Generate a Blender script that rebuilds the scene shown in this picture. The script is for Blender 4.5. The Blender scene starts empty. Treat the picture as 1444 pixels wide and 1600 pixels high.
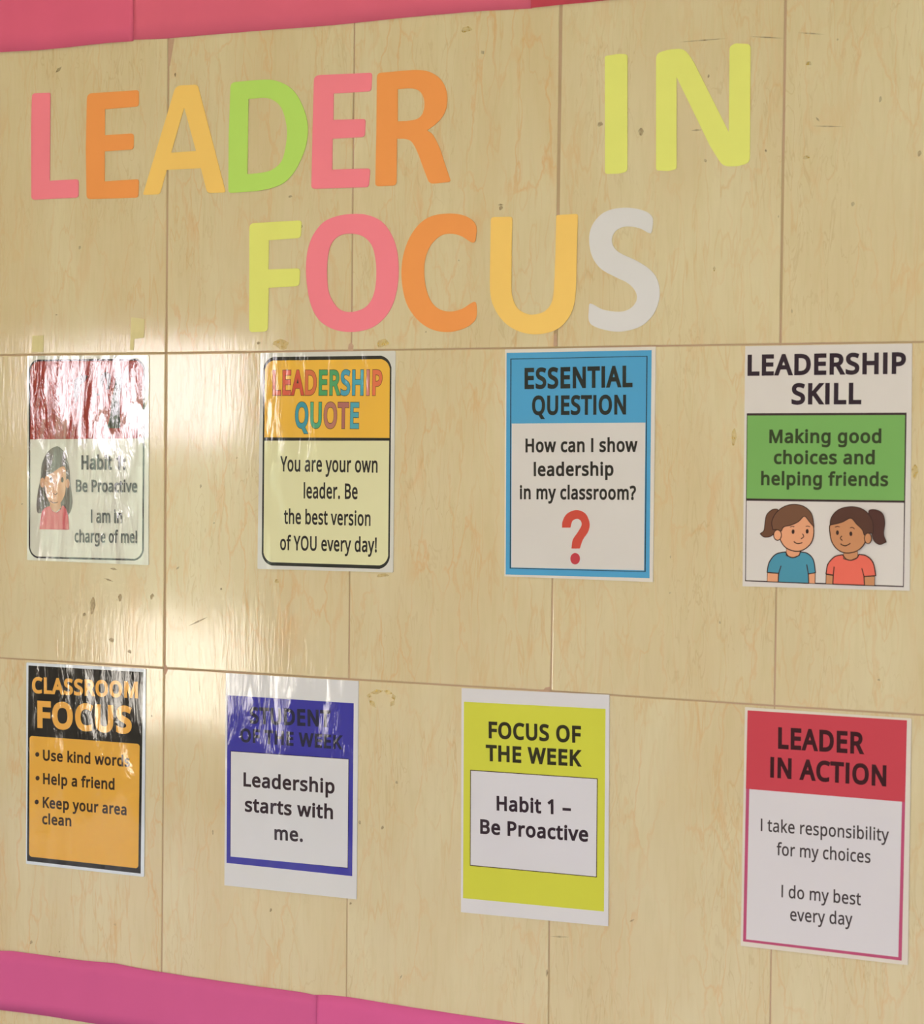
import bpy, math, random
from mathutils import Matrix, Vector
from mathutils.geometry import tessellate_polygon

# ------------------------------------------------------------------ scene, camera, light
scene = bpy.context.scene
COL = scene.collection
Z0 = 1.35                                   # height of the tile joint the drawings are measured from

cam_data = bpy.data.cameras.new('camera')
cam = bpy.data.objects.new('camera', cam_data); COL.objects.link(cam)
cam_data.sensor_fit = 'HORIZONTAL'; cam_data.sensor_width = 36.0; cam_data.lens = 83.638
cam_data.clip_start = 0.05
rx, ry, rz = (0.900548, 0.434621, 0.010853), (-0.020555, 0.01763, 0.999633), (0.434271, -0.900441, 0.02481)
m = Matrix((rx, ry, rz)).transposed().to_4x4()
m.translation = Vector((1.71075, -2.57125, -0.14655 + Z0))
cam.matrix_world = m
cam_data.dof.use_dof = True; cam_data.dof.focus_distance = 2.98; cam_data.dof.aperture_fstop = 9.0
scene.camera = cam

SKY = 14.0
SKY_COLOUR = (1.0, 0.92, 0.955)
world = bpy.data.worlds.new('overcast_sky'); scene.world = world
world.use_nodes = True
bg = world.node_tree.nodes['Background']
bg.inputs['Color'].default_value = (*SKY_COLOUR, 1); bg.inputs['Strength'].default_value = SKY

sun_data = bpy.data.lights.new('sun', 'SUN'); sun_data.energy = 25.0; sun_data.angle = 0.01; sun_data.color = (1, .93, .82)
sun = bpy.data.objects.new('sun', sun_data); COL.objects.link(sun)
sun.rotation_euler = (math.radians(-28), math.radians(12), 0)     # high sun, from behind the window wall's roof

scene.view_settings.view_transform = 'Standard'
scene.view_settings.look = 'None'
scene.view_settings.gamma = 1.0
scene.view_settings.use_curve_mapping = False
scene.view_settings.exposure = 0.15
scene.cycles.use_denoising = True
scene.cycles.max_bounces = 8; scene.cycles.diffuse_bounces = 4; scene.cycles.glossy_bounces = 4

# the openings in the wall opposite: x0, x1, z0, z1
OPENINGS = [(-3.05, -2.74, 0.78, 1.64), (-2.74, -2.07, 0.22, 1.64), (1.0, 2.75, 0.4, 1.7)]  # right opening added for even light; left sill stepped to shape the glare
ROOM = (-4.6, 4.8, -3.6, 3.0)               # left, right, opposite wall, ceiling
def portal(x0, x1, z0, z1):
    d = bpy.data.lights.new('window_portal', 'AREA'); d.shape = 'RECTANGLE'; d.size = x1 - x0; d.size_y = z1 - z0
    d.cycles.is_portal = True
    o = bpy.data.objects.new('window_portal', d); COL.objects.link(o)
    o.location = ((x0 + x1) / 2, ROOM[2] - 0.12, (z0 + z1) / 2)
    o.rotation_euler = (math.radians(90), 0, 0)                  # emits towards +y, into the room
for op in OPENINGS: portal(*op)

fill_data = bpy.data.lights.new('warm_fill', 'AREA'); fill_data.shape = 'RECTANGLE'; fill_data.size = 3.6; fill_data.size_y = 0.3
fill_data.energy = 24.0; fill_data.color = (1.0, 0.74, 0.48)
fill_light = bpy.data.objects.new('warm_fill', fill_data); COL.objects.link(fill_light); fill_light.location = (-0.8, -2.0, 2.97)  # unseen warm light added to brighten and warm the upper wall

# ------------------------------------------------------------------ measured outlines
# cutout letters: outlines in millimetres on the wall (x to the right, y up from the tile joint)
LETTERS = [
  ["L","pink",[[[-236.3,376.3],[-235.8,378.7],[-234.4,380.5],[-232.2,381.5],[-229.1,381.7],[-206.4,380.9],[-204.9,380.7],[-203.8,380.1],[-203.1,379.2],[-202.9,377.9],[-203.1,253.7],[-203.0,253.3],[-202.8,252.9],[-202.4,252.7],[-201.8,252.7],[-157.8,252.7],[-155.1,252.4],[-153.3,251.5],[-152.1,250.0],[-151.8,247.8],[-151.9,231.0],[-152.3,228.8],[-153.4,227.2],[-155.3,226.3],[-157.9,226.0],[-229.1,226.2],[-232.2,226.5],[-234.4,227.6],[-235.7,229.4],[-236.2,231.9],[-237.3,332.0]]]],
  ["E","orange",[[[-138.3,367.7],[-137.6,371.0],[-135.8,373.4],[-132.8,374.9],[-128.7,375.3],[-53.2,374.6],[-51.0,374.3],[-49.5,373.5],[-48.6,372.2],[-48.3,370.3],[-48.4,356.1],[-48.7,354.0],[-49.8,352.4],[-51.7,351.5],[-54.2,351.2],[-105.9,350.8],[-106.2,350.8],[-106.5,350.6],[-106.7,350.4],[-106.7,350.1],[-106.4,314.3],[-106.4,314.0],[-106.2,313.7],[-105.9,313.6],[-105.6,313.6],[-62.3,313.5],[-59.7,313.2],[-57.9,312.3],[-56.8,310.8],[-56.5,308.6],[-56.6,295.4],[-57.0,293.2],[-58.1,291.7],[-59.9,290.8],[-62.5,290.5],[-105.7,290.4],[-106.1,290.3],[-106.4,290.2],[-106.5,290.0],[-106.6,289.7],[-106.3,248.0],[-106.2,247.7],[-106.0,247.5],[-105.8,247.3],[-105.4,247.3],[-52.2,247.8],[-50.0,247.6],[-48.4,246.8],[-47.5,245.5],[-47.3,243.7],[-47.9,225.7],[-48.2,223.9],[-49.2,222.6],[-50.8,221.9],[-53.0,221.6],[-129.9,222.8],[-133.3,223.3],[-135.8,224.5],[-137.3,226.5],[-137.8,229.3],[-139.7,295.8]]]],
  ["A","amber",[[[11.6,369.7],[13.3,372.8],[15.8,374.9],[19.1,376.2],[23.2,376.6],[45.1,376.0],[47.7,375.7],[49.7,374.7],[51.2,373.2],[52.2,371.1],[97.3,226.4],[97.6,224.7],[97.1,223.4],[95.8,222.7],[93.8,222.5],[73.7,222.8],[71.2,223.1],[69.1,224.0],[67.6,225.5],[66.6,227.6],[57.4,257.6],[57.2,257.9],[57.0,258.1],[56.7,258.2],[56.3,258.3],[1.0,258.6],[0.6,258.6],[0.3,258.5],[0.1,258.3],[-0.1,258.0],[-10.3,228.1],[-11.1,226.7],[-12.2,225.6],[-13.7,225.0],[-15.6,224.8],[-36.2,224.9],[-38.0,225.1],[-39.1,225.7],[-39.5,226.7],[-39.2,228.1]],[[28.5,344.4],[28.6,344.6],[28.7,344.7],[28.8,344.6],[28.9,344.3],[48.6,283.5],[48.6,283.2],[48.5,283.0],[48.3,282.9],[48.0,282.9],[7.9,282.6],[7.6,282.7],[7.4,282.8],[7.3,283.0],[7.3,283.3]]]],
  ["D","green",[[[104.8,368.2],[105.4,371.3],[107.1,373.6],[109.7,374.9],[113.4,375.4],[140.8,375.8],[147.8,375.7],[154.8,375.7],[161.6,375.5],[167.8,375.0],[173.3,374.1],[178.2,372.9],[182.8,371.4],[187.3,369.6],[191.7,367.6],[196.0,365.3],[200.0,362.7],[203.7,359.9],[207.1,356.8],[210.1,353.4],[212.9,349.7],[215.7,345.6],[218.3,341.1],[220.9,336.1],[223.3,331.0],[225.3,325.9],[227.0,320.9],[228.4,315.8],[229.4,310.6],[229.9,305.3],[229.9,299.7],[229.5,293.8],[228.7,288.0],[227.5,282.5],[226.0,277.2],[224.0,272.2],[221.8,267.3],[219.5,262.5],[217.0,257.9],[214.4,253.4],[211.6,249.2],[208.4,245.2],[205.0,241.4],[201.4,237.9],[197.4,234.6],[193.1,231.8],[188.4,229.6],[183.3,227.8],[177.9,226.4],[172.3,225.1],[166.6,224.1],[160.5,223.3],[154.4,222.7],[148.3,222.0],[108.5,221.5],[106.0,221.8],[104.3,222.7],[103.2,224.1],[102.9,226.2],[102.7,302.1]],[[134.4,349.8],[134.5,350.1],[134.6,350.3],[134.8,350.4],[135.1,350.4],[141.5,350.5],[148.7,350.7],[155.5,350.7],[161.5,350.3],[166.3,349.4],[170.3,348.1],[173.8,346.5],[177.1,344.7],[180.2,342.6],[183.0,340.2],[185.4,337.5],[187.6,334.6],[189.5,331.3],[191.1,327.8],[192.5,324.1],[193.7,320.1],[194.8,315.9],[195.8,311.5],[196.5,306.8],[196.9,302.0],[196.9,297.1],[196.5,291.9],[195.9,286.7],[195.0,281.7],[194.0,276.7],[192.8,271.6],[191.3,266.9],[189.3,262.8],[186.7,259.3],[183.6,256.4],[180.1,253.9],[176.5,251.9],[172.9,250.2],[169.2,249.1],[165.0,248.2],[160.1,247.5],[154.2,247.0],[147.5,246.7],[140.5,246.5],[134.3,246.2],[134.0,246.3],[133.8,246.4],[133.7,246.5],[133.6,246.8]]]],
  ["E","pink",[[[238.7,368.6],[239.3,371.9],[241.0,374.2],[243.8,375.5],[247.6,375.9],[324.8,373.7],[326.8,373.4],[328.2,372.6],[329.0,371.3],[329.2,369.5],[328.4,353.2],[328.0,351.2],[326.9,349.7],[325.3,348.9],[323.0,348.6],[270.7,349.3],[270.4,349.2],[270.2,349.1],[270.1,348.9],[270.1,348.7],[269.9,314.2],[269.9,313.9],[270.0,313.8],[270.2,313.6],[270.5,313.6],[315.4,312.1],[317.4,311.8],[318.8,311.0],[319.6,309.7],[319.8,307.9],[319.1,292.3],[318.7,290.2],[317.6,288.8],[315.9,288.0],[313.6,287.7],[269.6,287.9],[269.3,287.8],[269.1,287.7],[269.0,287.5],[269.0,287.3],[268.8,246.7],[268.9,246.4],[269.0,246.2],[269.2,246.1],[269.5,246.1],[323.0,244.9],[325.0,244.6],[326.4,243.8],[327.2,242.5],[327.4,240.7],[326.2,224.1],[325.8,222.1],[324.7,220.6],[323.0,219.8],[320.7,219.6],[242.2,221.1],[239.5,221.5],[237.6,222.5],[236.5,224.2],[236.2,226.5],[237.3,299.8]]]],
  ["R","orange",[[[336.5,366.8],[336.9,369.3],[338.1,371.1],[340.1,372.2],[343.0,372.6],[376.6,373.1],[382.0,373.0],[387.3,373.0],[392.6,373.0],[397.7,372.6],[402.5,372.1],[407.1,371.3],[411.5,370.3],[415.8,368.9],[420.0,367.0],[424.0,364.7],[427.8,362.1],[431.2,359.2],[434.1,356.1],[436.6,352.6],[438.8,348.9],[440.4,345.1],[441.7,340.9],[442.5,336.5],[442.9,332.0],[442.9,327.7],[442.4,323.5],[441.6,319.4],[440.3,315.5],[438.6,311.9],[436.5,308.6],[433.8,305.6],[430.8,302.8],[427.7,300.2],[424.4,297.7],[420.8,295.5],[417.0,293.3],[414.1,291.6],[413.9,291.3],[413.8,291.1],[413.9,290.8],[414.1,290.5],[415.6,289.7],[417.8,288.5],[420.0,286.9],[422.4,284.4],[424.8,280.9],[427.3,276.5],[429.9,271.6],[432.3,266.6],[434.5,261.3],[436.6,255.6],[438.7,249.7],[440.8,243.9],[448.2,224.9],[448.5,223.2],[448.2,222.0],[447.1,221.2],[445.2,220.8],[424.5,219.9],[421.3,220.1],[418.7,221.1],[416.6,222.9],[415.0,225.5],[415.0,225.5],[412.5,231.5],[409.9,237.4],[407.5,243.1],[405.3,248.5],[403.1,253.9],[401.0,258.9],[398.9,263.4],[396.8,267.5],[394.7,271.2],[392.6,274.4],[390.4,277.0],[388.1,278.9],[385.7,280.1],[383.2,280.9],[380.5,281.5],[377.6,282.0],[374.5,282.2],[371.3,282.3],[368.7,282.4],[368.5,282.4],[368.3,282.3],[368.1,282.1],[368.1,281.9],[368.0,225.6],[367.6,223.1],[366.3,221.3],[364.3,220.2],[361.5,219.9],[341.5,220.0],[338.9,220.3],[337.1,221.3],[336.0,222.9],[335.7,225.2],[336.5,294.2]],[[368.5,348.4],[368.5,348.6],[368.6,348.8],[368.8,348.9],[369.1,348.9],[374.3,348.9],[380.3,349.0],[386.0,348.8],[390.9,348.3],[395.0,347.3],[398.3,345.9],[401.2,344.2],[403.6,342.0],[405.6,339.1],[407.1,335.7],[408.2,332.1],[408.8,328.5],[408.9,325.0],[408.5,321.4],[407.7,318.0],[406.7,315.0],[405.4,312.7],[403.9,310.8],[402.0,309.3],[399.8,308.0],[397.2,307.1],[394.2,306.4],[390.9,306.0],[387.2,305.8],[383.1,305.6],[378.5,305.7],[373.7,305.8],[369.6,305.8],[369.3,305.9],[369.1,306.0],[369.0,306.2],[368.9,306.4]]]],
  ["I","yellow",[[[667.6,368.9],[667.7,370.2],[668.3,371.1],[669.3,371.8],[670.7,372.1],[684.0,373.1],[685.6,373.1],[687.1,373.1],[688.7,373.1],[690.3,372.9],[694.8,372.3],[696.6,371.9],[697.8,371.0],[698.6,369.8],[698.8,368.2],[700.4,227.0],[700.2,225.0],[699.3,223.5],[697.9,222.4],[695.9,221.7],[692.3,221.1],[690.7,220.9],[689.2,220.7],[687.6,220.6],[686.0,220.6],[673.1,221.0],[671.7,221.3],[670.7,221.9],[670.1,222.8],[669.8,224.1]]]],
  ["N","yellow",[[[737.6,363.0],[738.1,366.4],[739.5,369.1],[741.9,370.9],[745.4,372.0],[752.0,373.2],[753.5,373.5],[755.0,373.6],[756.5,373.7],[758.0,373.8],[766.1,373.8],[770.4,373.4],[774.2,372.1],[777.5,369.9],[780.4,366.7],[783.7,362.3],[785.3,360.1],[786.7,357.9],[788.1,355.6],[789.4,353.3],[835.4,265.9],[835.6,265.7],[835.7,265.6],[835.7,265.7],[835.8,266.0],[835.2,368.0],[835.4,369.7],[836.0,371.1],[837.1,372.3],[838.6,373.3],[840.1,374.0],[841.4,374.5],[842.8,374.8],[844.2,374.9],[845.7,374.8],[857.3,373.4],[859.6,372.8],[861.2,371.7],[862.2,370.0],[862.6,367.8],[863.7,232.5],[863.3,229.4],[862.0,226.9],[859.8,225.2],[856.7,224.1],[851.1,222.9],[849.6,222.6],[848.1,222.5],[846.7,222.4],[845.2,222.3],[837.4,222.5],[833.2,223.0],[829.5,224.4],[826.4,226.8],[823.7,230.0],[814.6,244.1],[813.2,246.3],[811.8,248.5],[810.5,250.8],[809.3,253.1],[765.9,337.8],[765.7,338.0],[765.6,338.1],[765.6,338.0],[765.5,337.7],[767.1,225.4],[767.0,224.1],[766.4,223.1],[765.5,222.4],[764.2,222.0],[758.5,221.0],[756.9,220.8],[755.4,220.8],[753.9,220.8],[752.4,220.9],[742.7,221.9],[741.3,222.2],[740.3,222.9],[739.8,223.9],[739.5,225.2]]]],
  ["F","yellow",[[[137.6,170.8],[138.1,173.9],[139.6,176.2],[142.2,177.5],[145.9,178.0],[216.0,178.8],[218.4,178.5],[220.0,177.7],[221.0,176.2],[221.2,174.2],[220.5,159.9],[220.0,157.6],[218.8,155.9],[216.8,154.9],[214.1,154.5],[170.1,153.3],[169.8,153.3],[169.6,153.2],[169.4,153.0],[169.4,152.7],[168.9,113.5],[168.9,113.2],[169.1,113.1],[169.3,112.9],[169.6,112.9],[214.3,113.0],[216.7,112.7],[218.4,111.8],[219.3,110.4],[219.5,108.3],[218.8,94.0],[218.3,91.7],[217.1,90.0],[215.1,89.0],[212.4,88.6],[170.4,87.4],[170.1,87.3],[169.9,87.2],[169.8,87.0],[169.7,86.8],[168.9,33.0],[168.5,30.4],[167.1,28.5],[165.0,27.4],[161.9,26.9],[145.0,26.6],[142.2,26.9],[140.3,27.9],[139.1,29.5],[138.7,31.9]]]],
  ["O","pink",[[[300.1,184.4],[306.3,184.3],[312.5,183.9],[318.7,183.2],[324.5,181.9],[330.3,180.2],[335.9,178.0],[341.2,175.4],[346.0,172.3],[350.3,168.7],[354.0,164.6],[357.4,160.1],[360.4,155.5],[363.1,150.8],[365.5,145.9],[367.5,140.7],[369.1,135.2],[370.5,129.3],[371.5,123.0],[372.1,116.5],[372.5,110.1],[372.6,103.8],[372.4,97.5],[371.9,91.2],[371.1,85.1],[370.1,79.3],[368.7,73.5],[367.1,67.9],[365.2,62.8],[363.0,58.0],[360.5,53.5],[357.8,49.4],[354.6,45.4],[350.8,41.6],[346.6,38.0],[342.1,34.7],[337.6,31.9],[333.2,29.8],[328.7,28.2],[324.0,26.9],[319.1,25.9],[314.0,25.1],[308.6,24.5],[303.1,24.2],[297.5,24.3],[291.8,24.6],[285.9,25.3],[280.0,26.4],[274.3,27.9],[268.8,29.9],[263.4,32.4],[258.3,35.2],[253.8,38.4],[249.8,42.1],[246.3,46.1],[243.2,50.5],[240.4,55.3],[238.0,60.5],[236.0,66.1],[234.3,72.1],[232.8,78.4],[231.5,85.1],[230.3,92.2],[229.5,99.4],[229.0,106.6],[228.9,113.7],[229.1,121.0],[229.7,128.0],[230.7,134.6],[232.2,140.8],[234.2,146.6],[236.5,152.1],[239.3,157.3],[242.7,162.2],[246.6,166.8],[250.8,171.0],[255.2,174.5],[259.9,177.2],[264.9,179.2],[270.1,180.8],[275.6,182.1],[281.4,183.2],[287.6,183.9],[293.9,184.3]],[[300.4,157.7],[304.8,157.1],[309.3,156.3],[313.7,155.0],[317.7,153.3],[321.4,151.0],[324.9,148.2],[328.1,145.0],[330.7,141.5],[332.8,137.5],[334.4,133.1],[335.6,128.5],[336.6,123.7],[337.5,118.8],[338.1,113.8],[338.4,108.6],[338.6,103.6],[338.5,98.4],[338.3,93.3],[337.8,88.2],[337.1,83.5],[336.1,79.0],[334.9,74.8],[333.4,70.9],[331.5,67.3],[329.3,64.0],[326.7,61.0],[323.7,58.4],[320.2,56.2],[316.0,54.4],[311.2,53.0],[306.2,52.0],[301.6,51.5],[297.3,51.4],[293.2,51.8],[289.3,52.6],[285.6,53.8],[282.3,55.6],[279.3,57.8],[276.6,60.4],[273.9,63.5],[271.4,67.0],[268.9,70.8],[266.7,75.2],[265.0,80.2],[263.7,85.9],[262.9,92.4],[262.4,99.1],[262.1,105.7],[262.1,112.2],[262.4,118.9],[263.0,125.3],[263.9,131.0],[265.0,135.9],[266.3,140.2],[268.0,144.0],[270.1,147.3],[272.8,150.2],[275.9,152.7],[279.4,154.7],[283.1,156.2],[287.1,157.3],[291.5,157.8],[296.0,157.9]]]],
  ["C","orange",[[[439.9,179.1],[444.8,179.2],[449.8,179.1],[454.6,178.7],[459.2,178.1],[463.4,177.3],[467.3,176.3],[470.9,175.0],[474.3,173.6],[477.4,171.9],[480.3,170.0],[482.8,167.9],[484.8,165.8],[486.2,163.7],[487.2,161.5],[487.8,159.3],[488.1,157.1],[488.3,154.9],[488.1,152.7],[487.7,150.6],[487.4,148.5],[487.3,146.6],[487.1,144.7],[486.9,143.1],[486.4,141.7],[485.8,140.7],[484.9,140.0],[484.0,139.5],[482.9,139.4],[481.8,139.5],[480.7,139.8],[479.3,140.5],[477.4,141.5],[474.9,143.1],[471.8,145.1],[468.5,147.2],[465.0,148.8],[461.4,150.1],[457.6,151.2],[453.7,152.0],[449.8,152.3],[446.0,152.4],[442.2,152.1],[438.4,151.3],[434.7,149.9],[431.0,147.8],[427.4,145.1],[424.0,142.0],[420.9,138.5],[418.4,134.7],[416.1,130.5],[414.2,126.0],[412.8,121.4],[411.8,116.7],[411.2,111.8],[411.0,106.8],[411.1,101.5],[411.5,96.0],[412.2,90.2],[413.3,84.4],[414.7,79.1],[416.4,74.2],[418.4,69.5],[420.7,65.2],[423.2,61.5],[426.0,58.4],[429.0,55.7],[432.3,53.6],[435.8,51.8],[439.7,50.5],[443.9,49.6],[448.2,49.1],[452.5,49.0],[456.7,49.4],[461.0,50.2],[465.2,51.4],[468.9,52.6],[472.1,54.1],[475.0,55.8],[477.5,57.5],[479.8,58.8],[481.7,59.8],[483.3,60.5],[484.6,61.0],[485.8,61.1],[486.8,61.0],[487.6,60.6],[488.3,59.7],[488.8,58.1],[489.3,55.5],[489.7,52.1],[489.9,48.5],[489.8,45.3],[489.4,42.6],[488.8,40.1],[487.8,37.8],[486.1,35.5],[483.7,33.3],[480.8,31.0],[477.3,29.0],[473.3,27.1],[468.8,25.5],[463.6,24.0],[458.2,22.8],[452.8,22.0],[447.3,21.8],[441.6,22.0],[436.0,22.6],[430.6,23.6],[425.5,25.1],[420.5,26.9],[415.7,29.2],[411.0,31.9],[406.5,35.1],[402.1,38.8],[397.9,42.8],[394.1,47.2],[390.7,51.6],[387.6,56.3],[384.9,61.5],[382.6,67.4],[380.6,74.3],[378.9,82.0],[377.6,89.9],[376.9,97.5],[376.7,104.6],[377.1,111.5],[377.9,118.3],[379.1,124.9],[380.9,131.4],[383.1,137.8],[385.7,143.9],[388.7,149.5],[392.1,154.7],[395.8,159.6],[399.8,163.9],[403.9,167.6],[407.9,170.6],[411.9,173.0],[416.1,174.9],[420.5,176.4],[425.2,177.6],[430.0,178.4],[435.0,178.9]]]],
  ["U","amber",[[[508.6,167.4],[508.9,169.4],[509.9,170.9],[511.5,171.7],[513.8,172.0],[536.0,171.5],[537.7,171.2],[538.9,170.5],[539.6,169.4],[539.8,167.8],[539.3,127.3],[539.4,115.1],[539.4,102.4],[539.5,90.6],[539.6,81.3],[539.8,75.3],[540.0,71.6],[540.4,69.0],[541.2,65.9],[542.5,62.1],[544.1,58.4],[546.1,54.8],[548.4,51.7],[551.2,49.2],[554.4,47.1],[557.8,45.4],[561.1,44.1],[564.2,43.2],[567.3,42.7],[570.4,42.6],[573.7,42.8],[577.1,43.3],[580.8,44.0],[584.3,45.1],[587.5,46.6],[590.3,48.6],[592.9,51.0],[595.2,53.8],[597.0,57.1],[598.4,60.2],[599.2,63.4],[599.8,67.8],[600.4,74.7],[600.9,85.0],[601.3,97.9],[601.6,111.8],[602.0,125.2],[602.4,168.6],[602.6,169.6],[603.1,170.4],[603.9,170.8],[605.0,171.0],[629.1,171.4],[630.8,171.2],[631.9,170.6],[632.6,169.6],[632.8,168.0],[631.9,119.2],[631.8,107.3],[631.7,95.0],[631.5,83.5],[631.2,74.0],[630.8,67.1],[630.4,62.2],[629.7,58.1],[628.7,53.9],[627.2,49.2],[625.4,44.6],[623.2,40.3],[620.7,36.4],[617.8,32.7],[614.5,29.4],[610.9,26.5],[607.1,24.0],[603.3,22.0],[599.2,20.5],[595.0,19.4],[590.6,18.4],[586.1,17.6],[581.3,17.0],[576.3,16.8],[571.2,16.9],[565.8,17.5],[560.0,18.5],[554.3,20.0],[548.8,21.9],[543.5,24.3],[538.4,27.1],[533.5,30.5],[528.9,34.2],[524.8,38.5],[520.9,43.3],[517.4,48.4],[514.6,53.7],[512.3,58.6],[510.7,63.3],[509.5,69.1],[508.6,76.9],[508.2,87.8],[508.2,100.8],[508.4,114.8],[508.5,128.2]]]],
  ["S","white",[[[700.0,176.6],[704.3,176.3],[708.4,175.7],[712.3,175.0],[716.0,174.2],[719.7,173.2],[723.3,172.0],[726.6,170.6],[729.4,169.2],[731.6,167.6],[733.4,165.8],[734.8,163.9],[735.8,161.7],[736.3,159.1],[736.3,156.2],[736.0,153.2],[735.7,150.6],[735.5,148.4],[735.2,146.4],[734.8,144.7],[734.2,143.5],[733.6,142.8],[732.9,142.6],[731.9,142.8],[730.3,143.4],[727.8,144.6],[724.8,146.4],[721.4,148.3],[717.7,149.8],[713.6,150.9],[709.1,151.9],[704.5,152.5],[700.3,152.7],[696.6,152.3],[693.0,151.5],[689.8,150.2],[687.0,148.7],[684.8,146.7],[682.9,144.3],[681.5,141.6],[680.7,138.9],[680.4,136.2],[680.7,133.2],[681.5,130.3],[682.7,127.6],[684.4,125.2],[686.5,123.0],[689.3,120.8],[692.8,118.6],[697.4,116.2],[703.0,113.8],[708.8,111.3],[714.3,108.7],[719.4,105.9],[724.4,102.9],[729.0,99.9],[733.0,96.7],[736.3,93.6],[739.1,90.5],[741.4,87.2],[743.2,83.6],[744.7,79.5],[745.8,75.1],[746.4,70.6],[746.6,66.2],[746.4,61.8],[745.7,57.4],[744.6,53.1],[743.2,49.0],[741.4,45.0],[739.3,41.2],[736.8,37.6],[733.9,34.3],[730.6,31.1],[726.9,28.2],[722.8,25.6],[718.1,23.4],[712.6,21.6],[706.5,20.1],[700.2,19.1],[694.2,18.5],[688.5,18.5],[683.0,19.0],[677.7,19.8],[672.6,20.9],[667.6,22.2],[662.8,23.7],[658.4,25.4],[654.9,27.2],[652.6,28.9],[651.2,30.6],[650.3,32.4],[649.7,34.6],[649.3,37.2],[649.2,40.2],[649.4,43.2],[649.5,45.9],[649.6,48.4],[649.6,50.8],[649.8,52.9],[650.2,54.4],[650.8,55.2],[651.5,55.5],[652.6,55.2],[654.6,54.6],[657.4,53.2],[661.0,51.1],[665.1,48.9],[669.5,47.2],[674.6,46.0],[680.4,45.0],[686.1,44.3],[691.1,44.0],[695.4,44.2],[699.2,44.8],[702.7,45.8],[705.8,47.2],[708.7,49.2],[711.4,51.6],[713.5,54.3],[715.0,57.0],[715.7,59.7],[715.9,62.5],[715.4,65.3],[714.3,68.2],[712.6,71.1],[710.3,74.0],[707.4,76.9],[704.0,79.6],[699.9,82.1],[695.1,84.3],[690.1,86.5],[685.1,88.9],[680.3,91.3],[675.2,93.7],[670.4,96.4],[666.1,99.4],[662.4,102.8],[659.1,106.4],[656.2,110.4],[653.8,114.8],[651.8,119.8],[650.3,125.3],[649.3,131.0],[648.9,136.3],[648.9,141.2],[649.5,146.0],[650.7,150.6],[652.4,154.9],[654.9,159.1],[658.0,163.0],[661.6,166.5],[665.2,169.5],[668.9,171.7],[672.9,173.4],[677.0,174.6],[681.3,175.6],[685.8,176.3],[690.7,176.6],[695.5,176.7]]]]]
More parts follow.
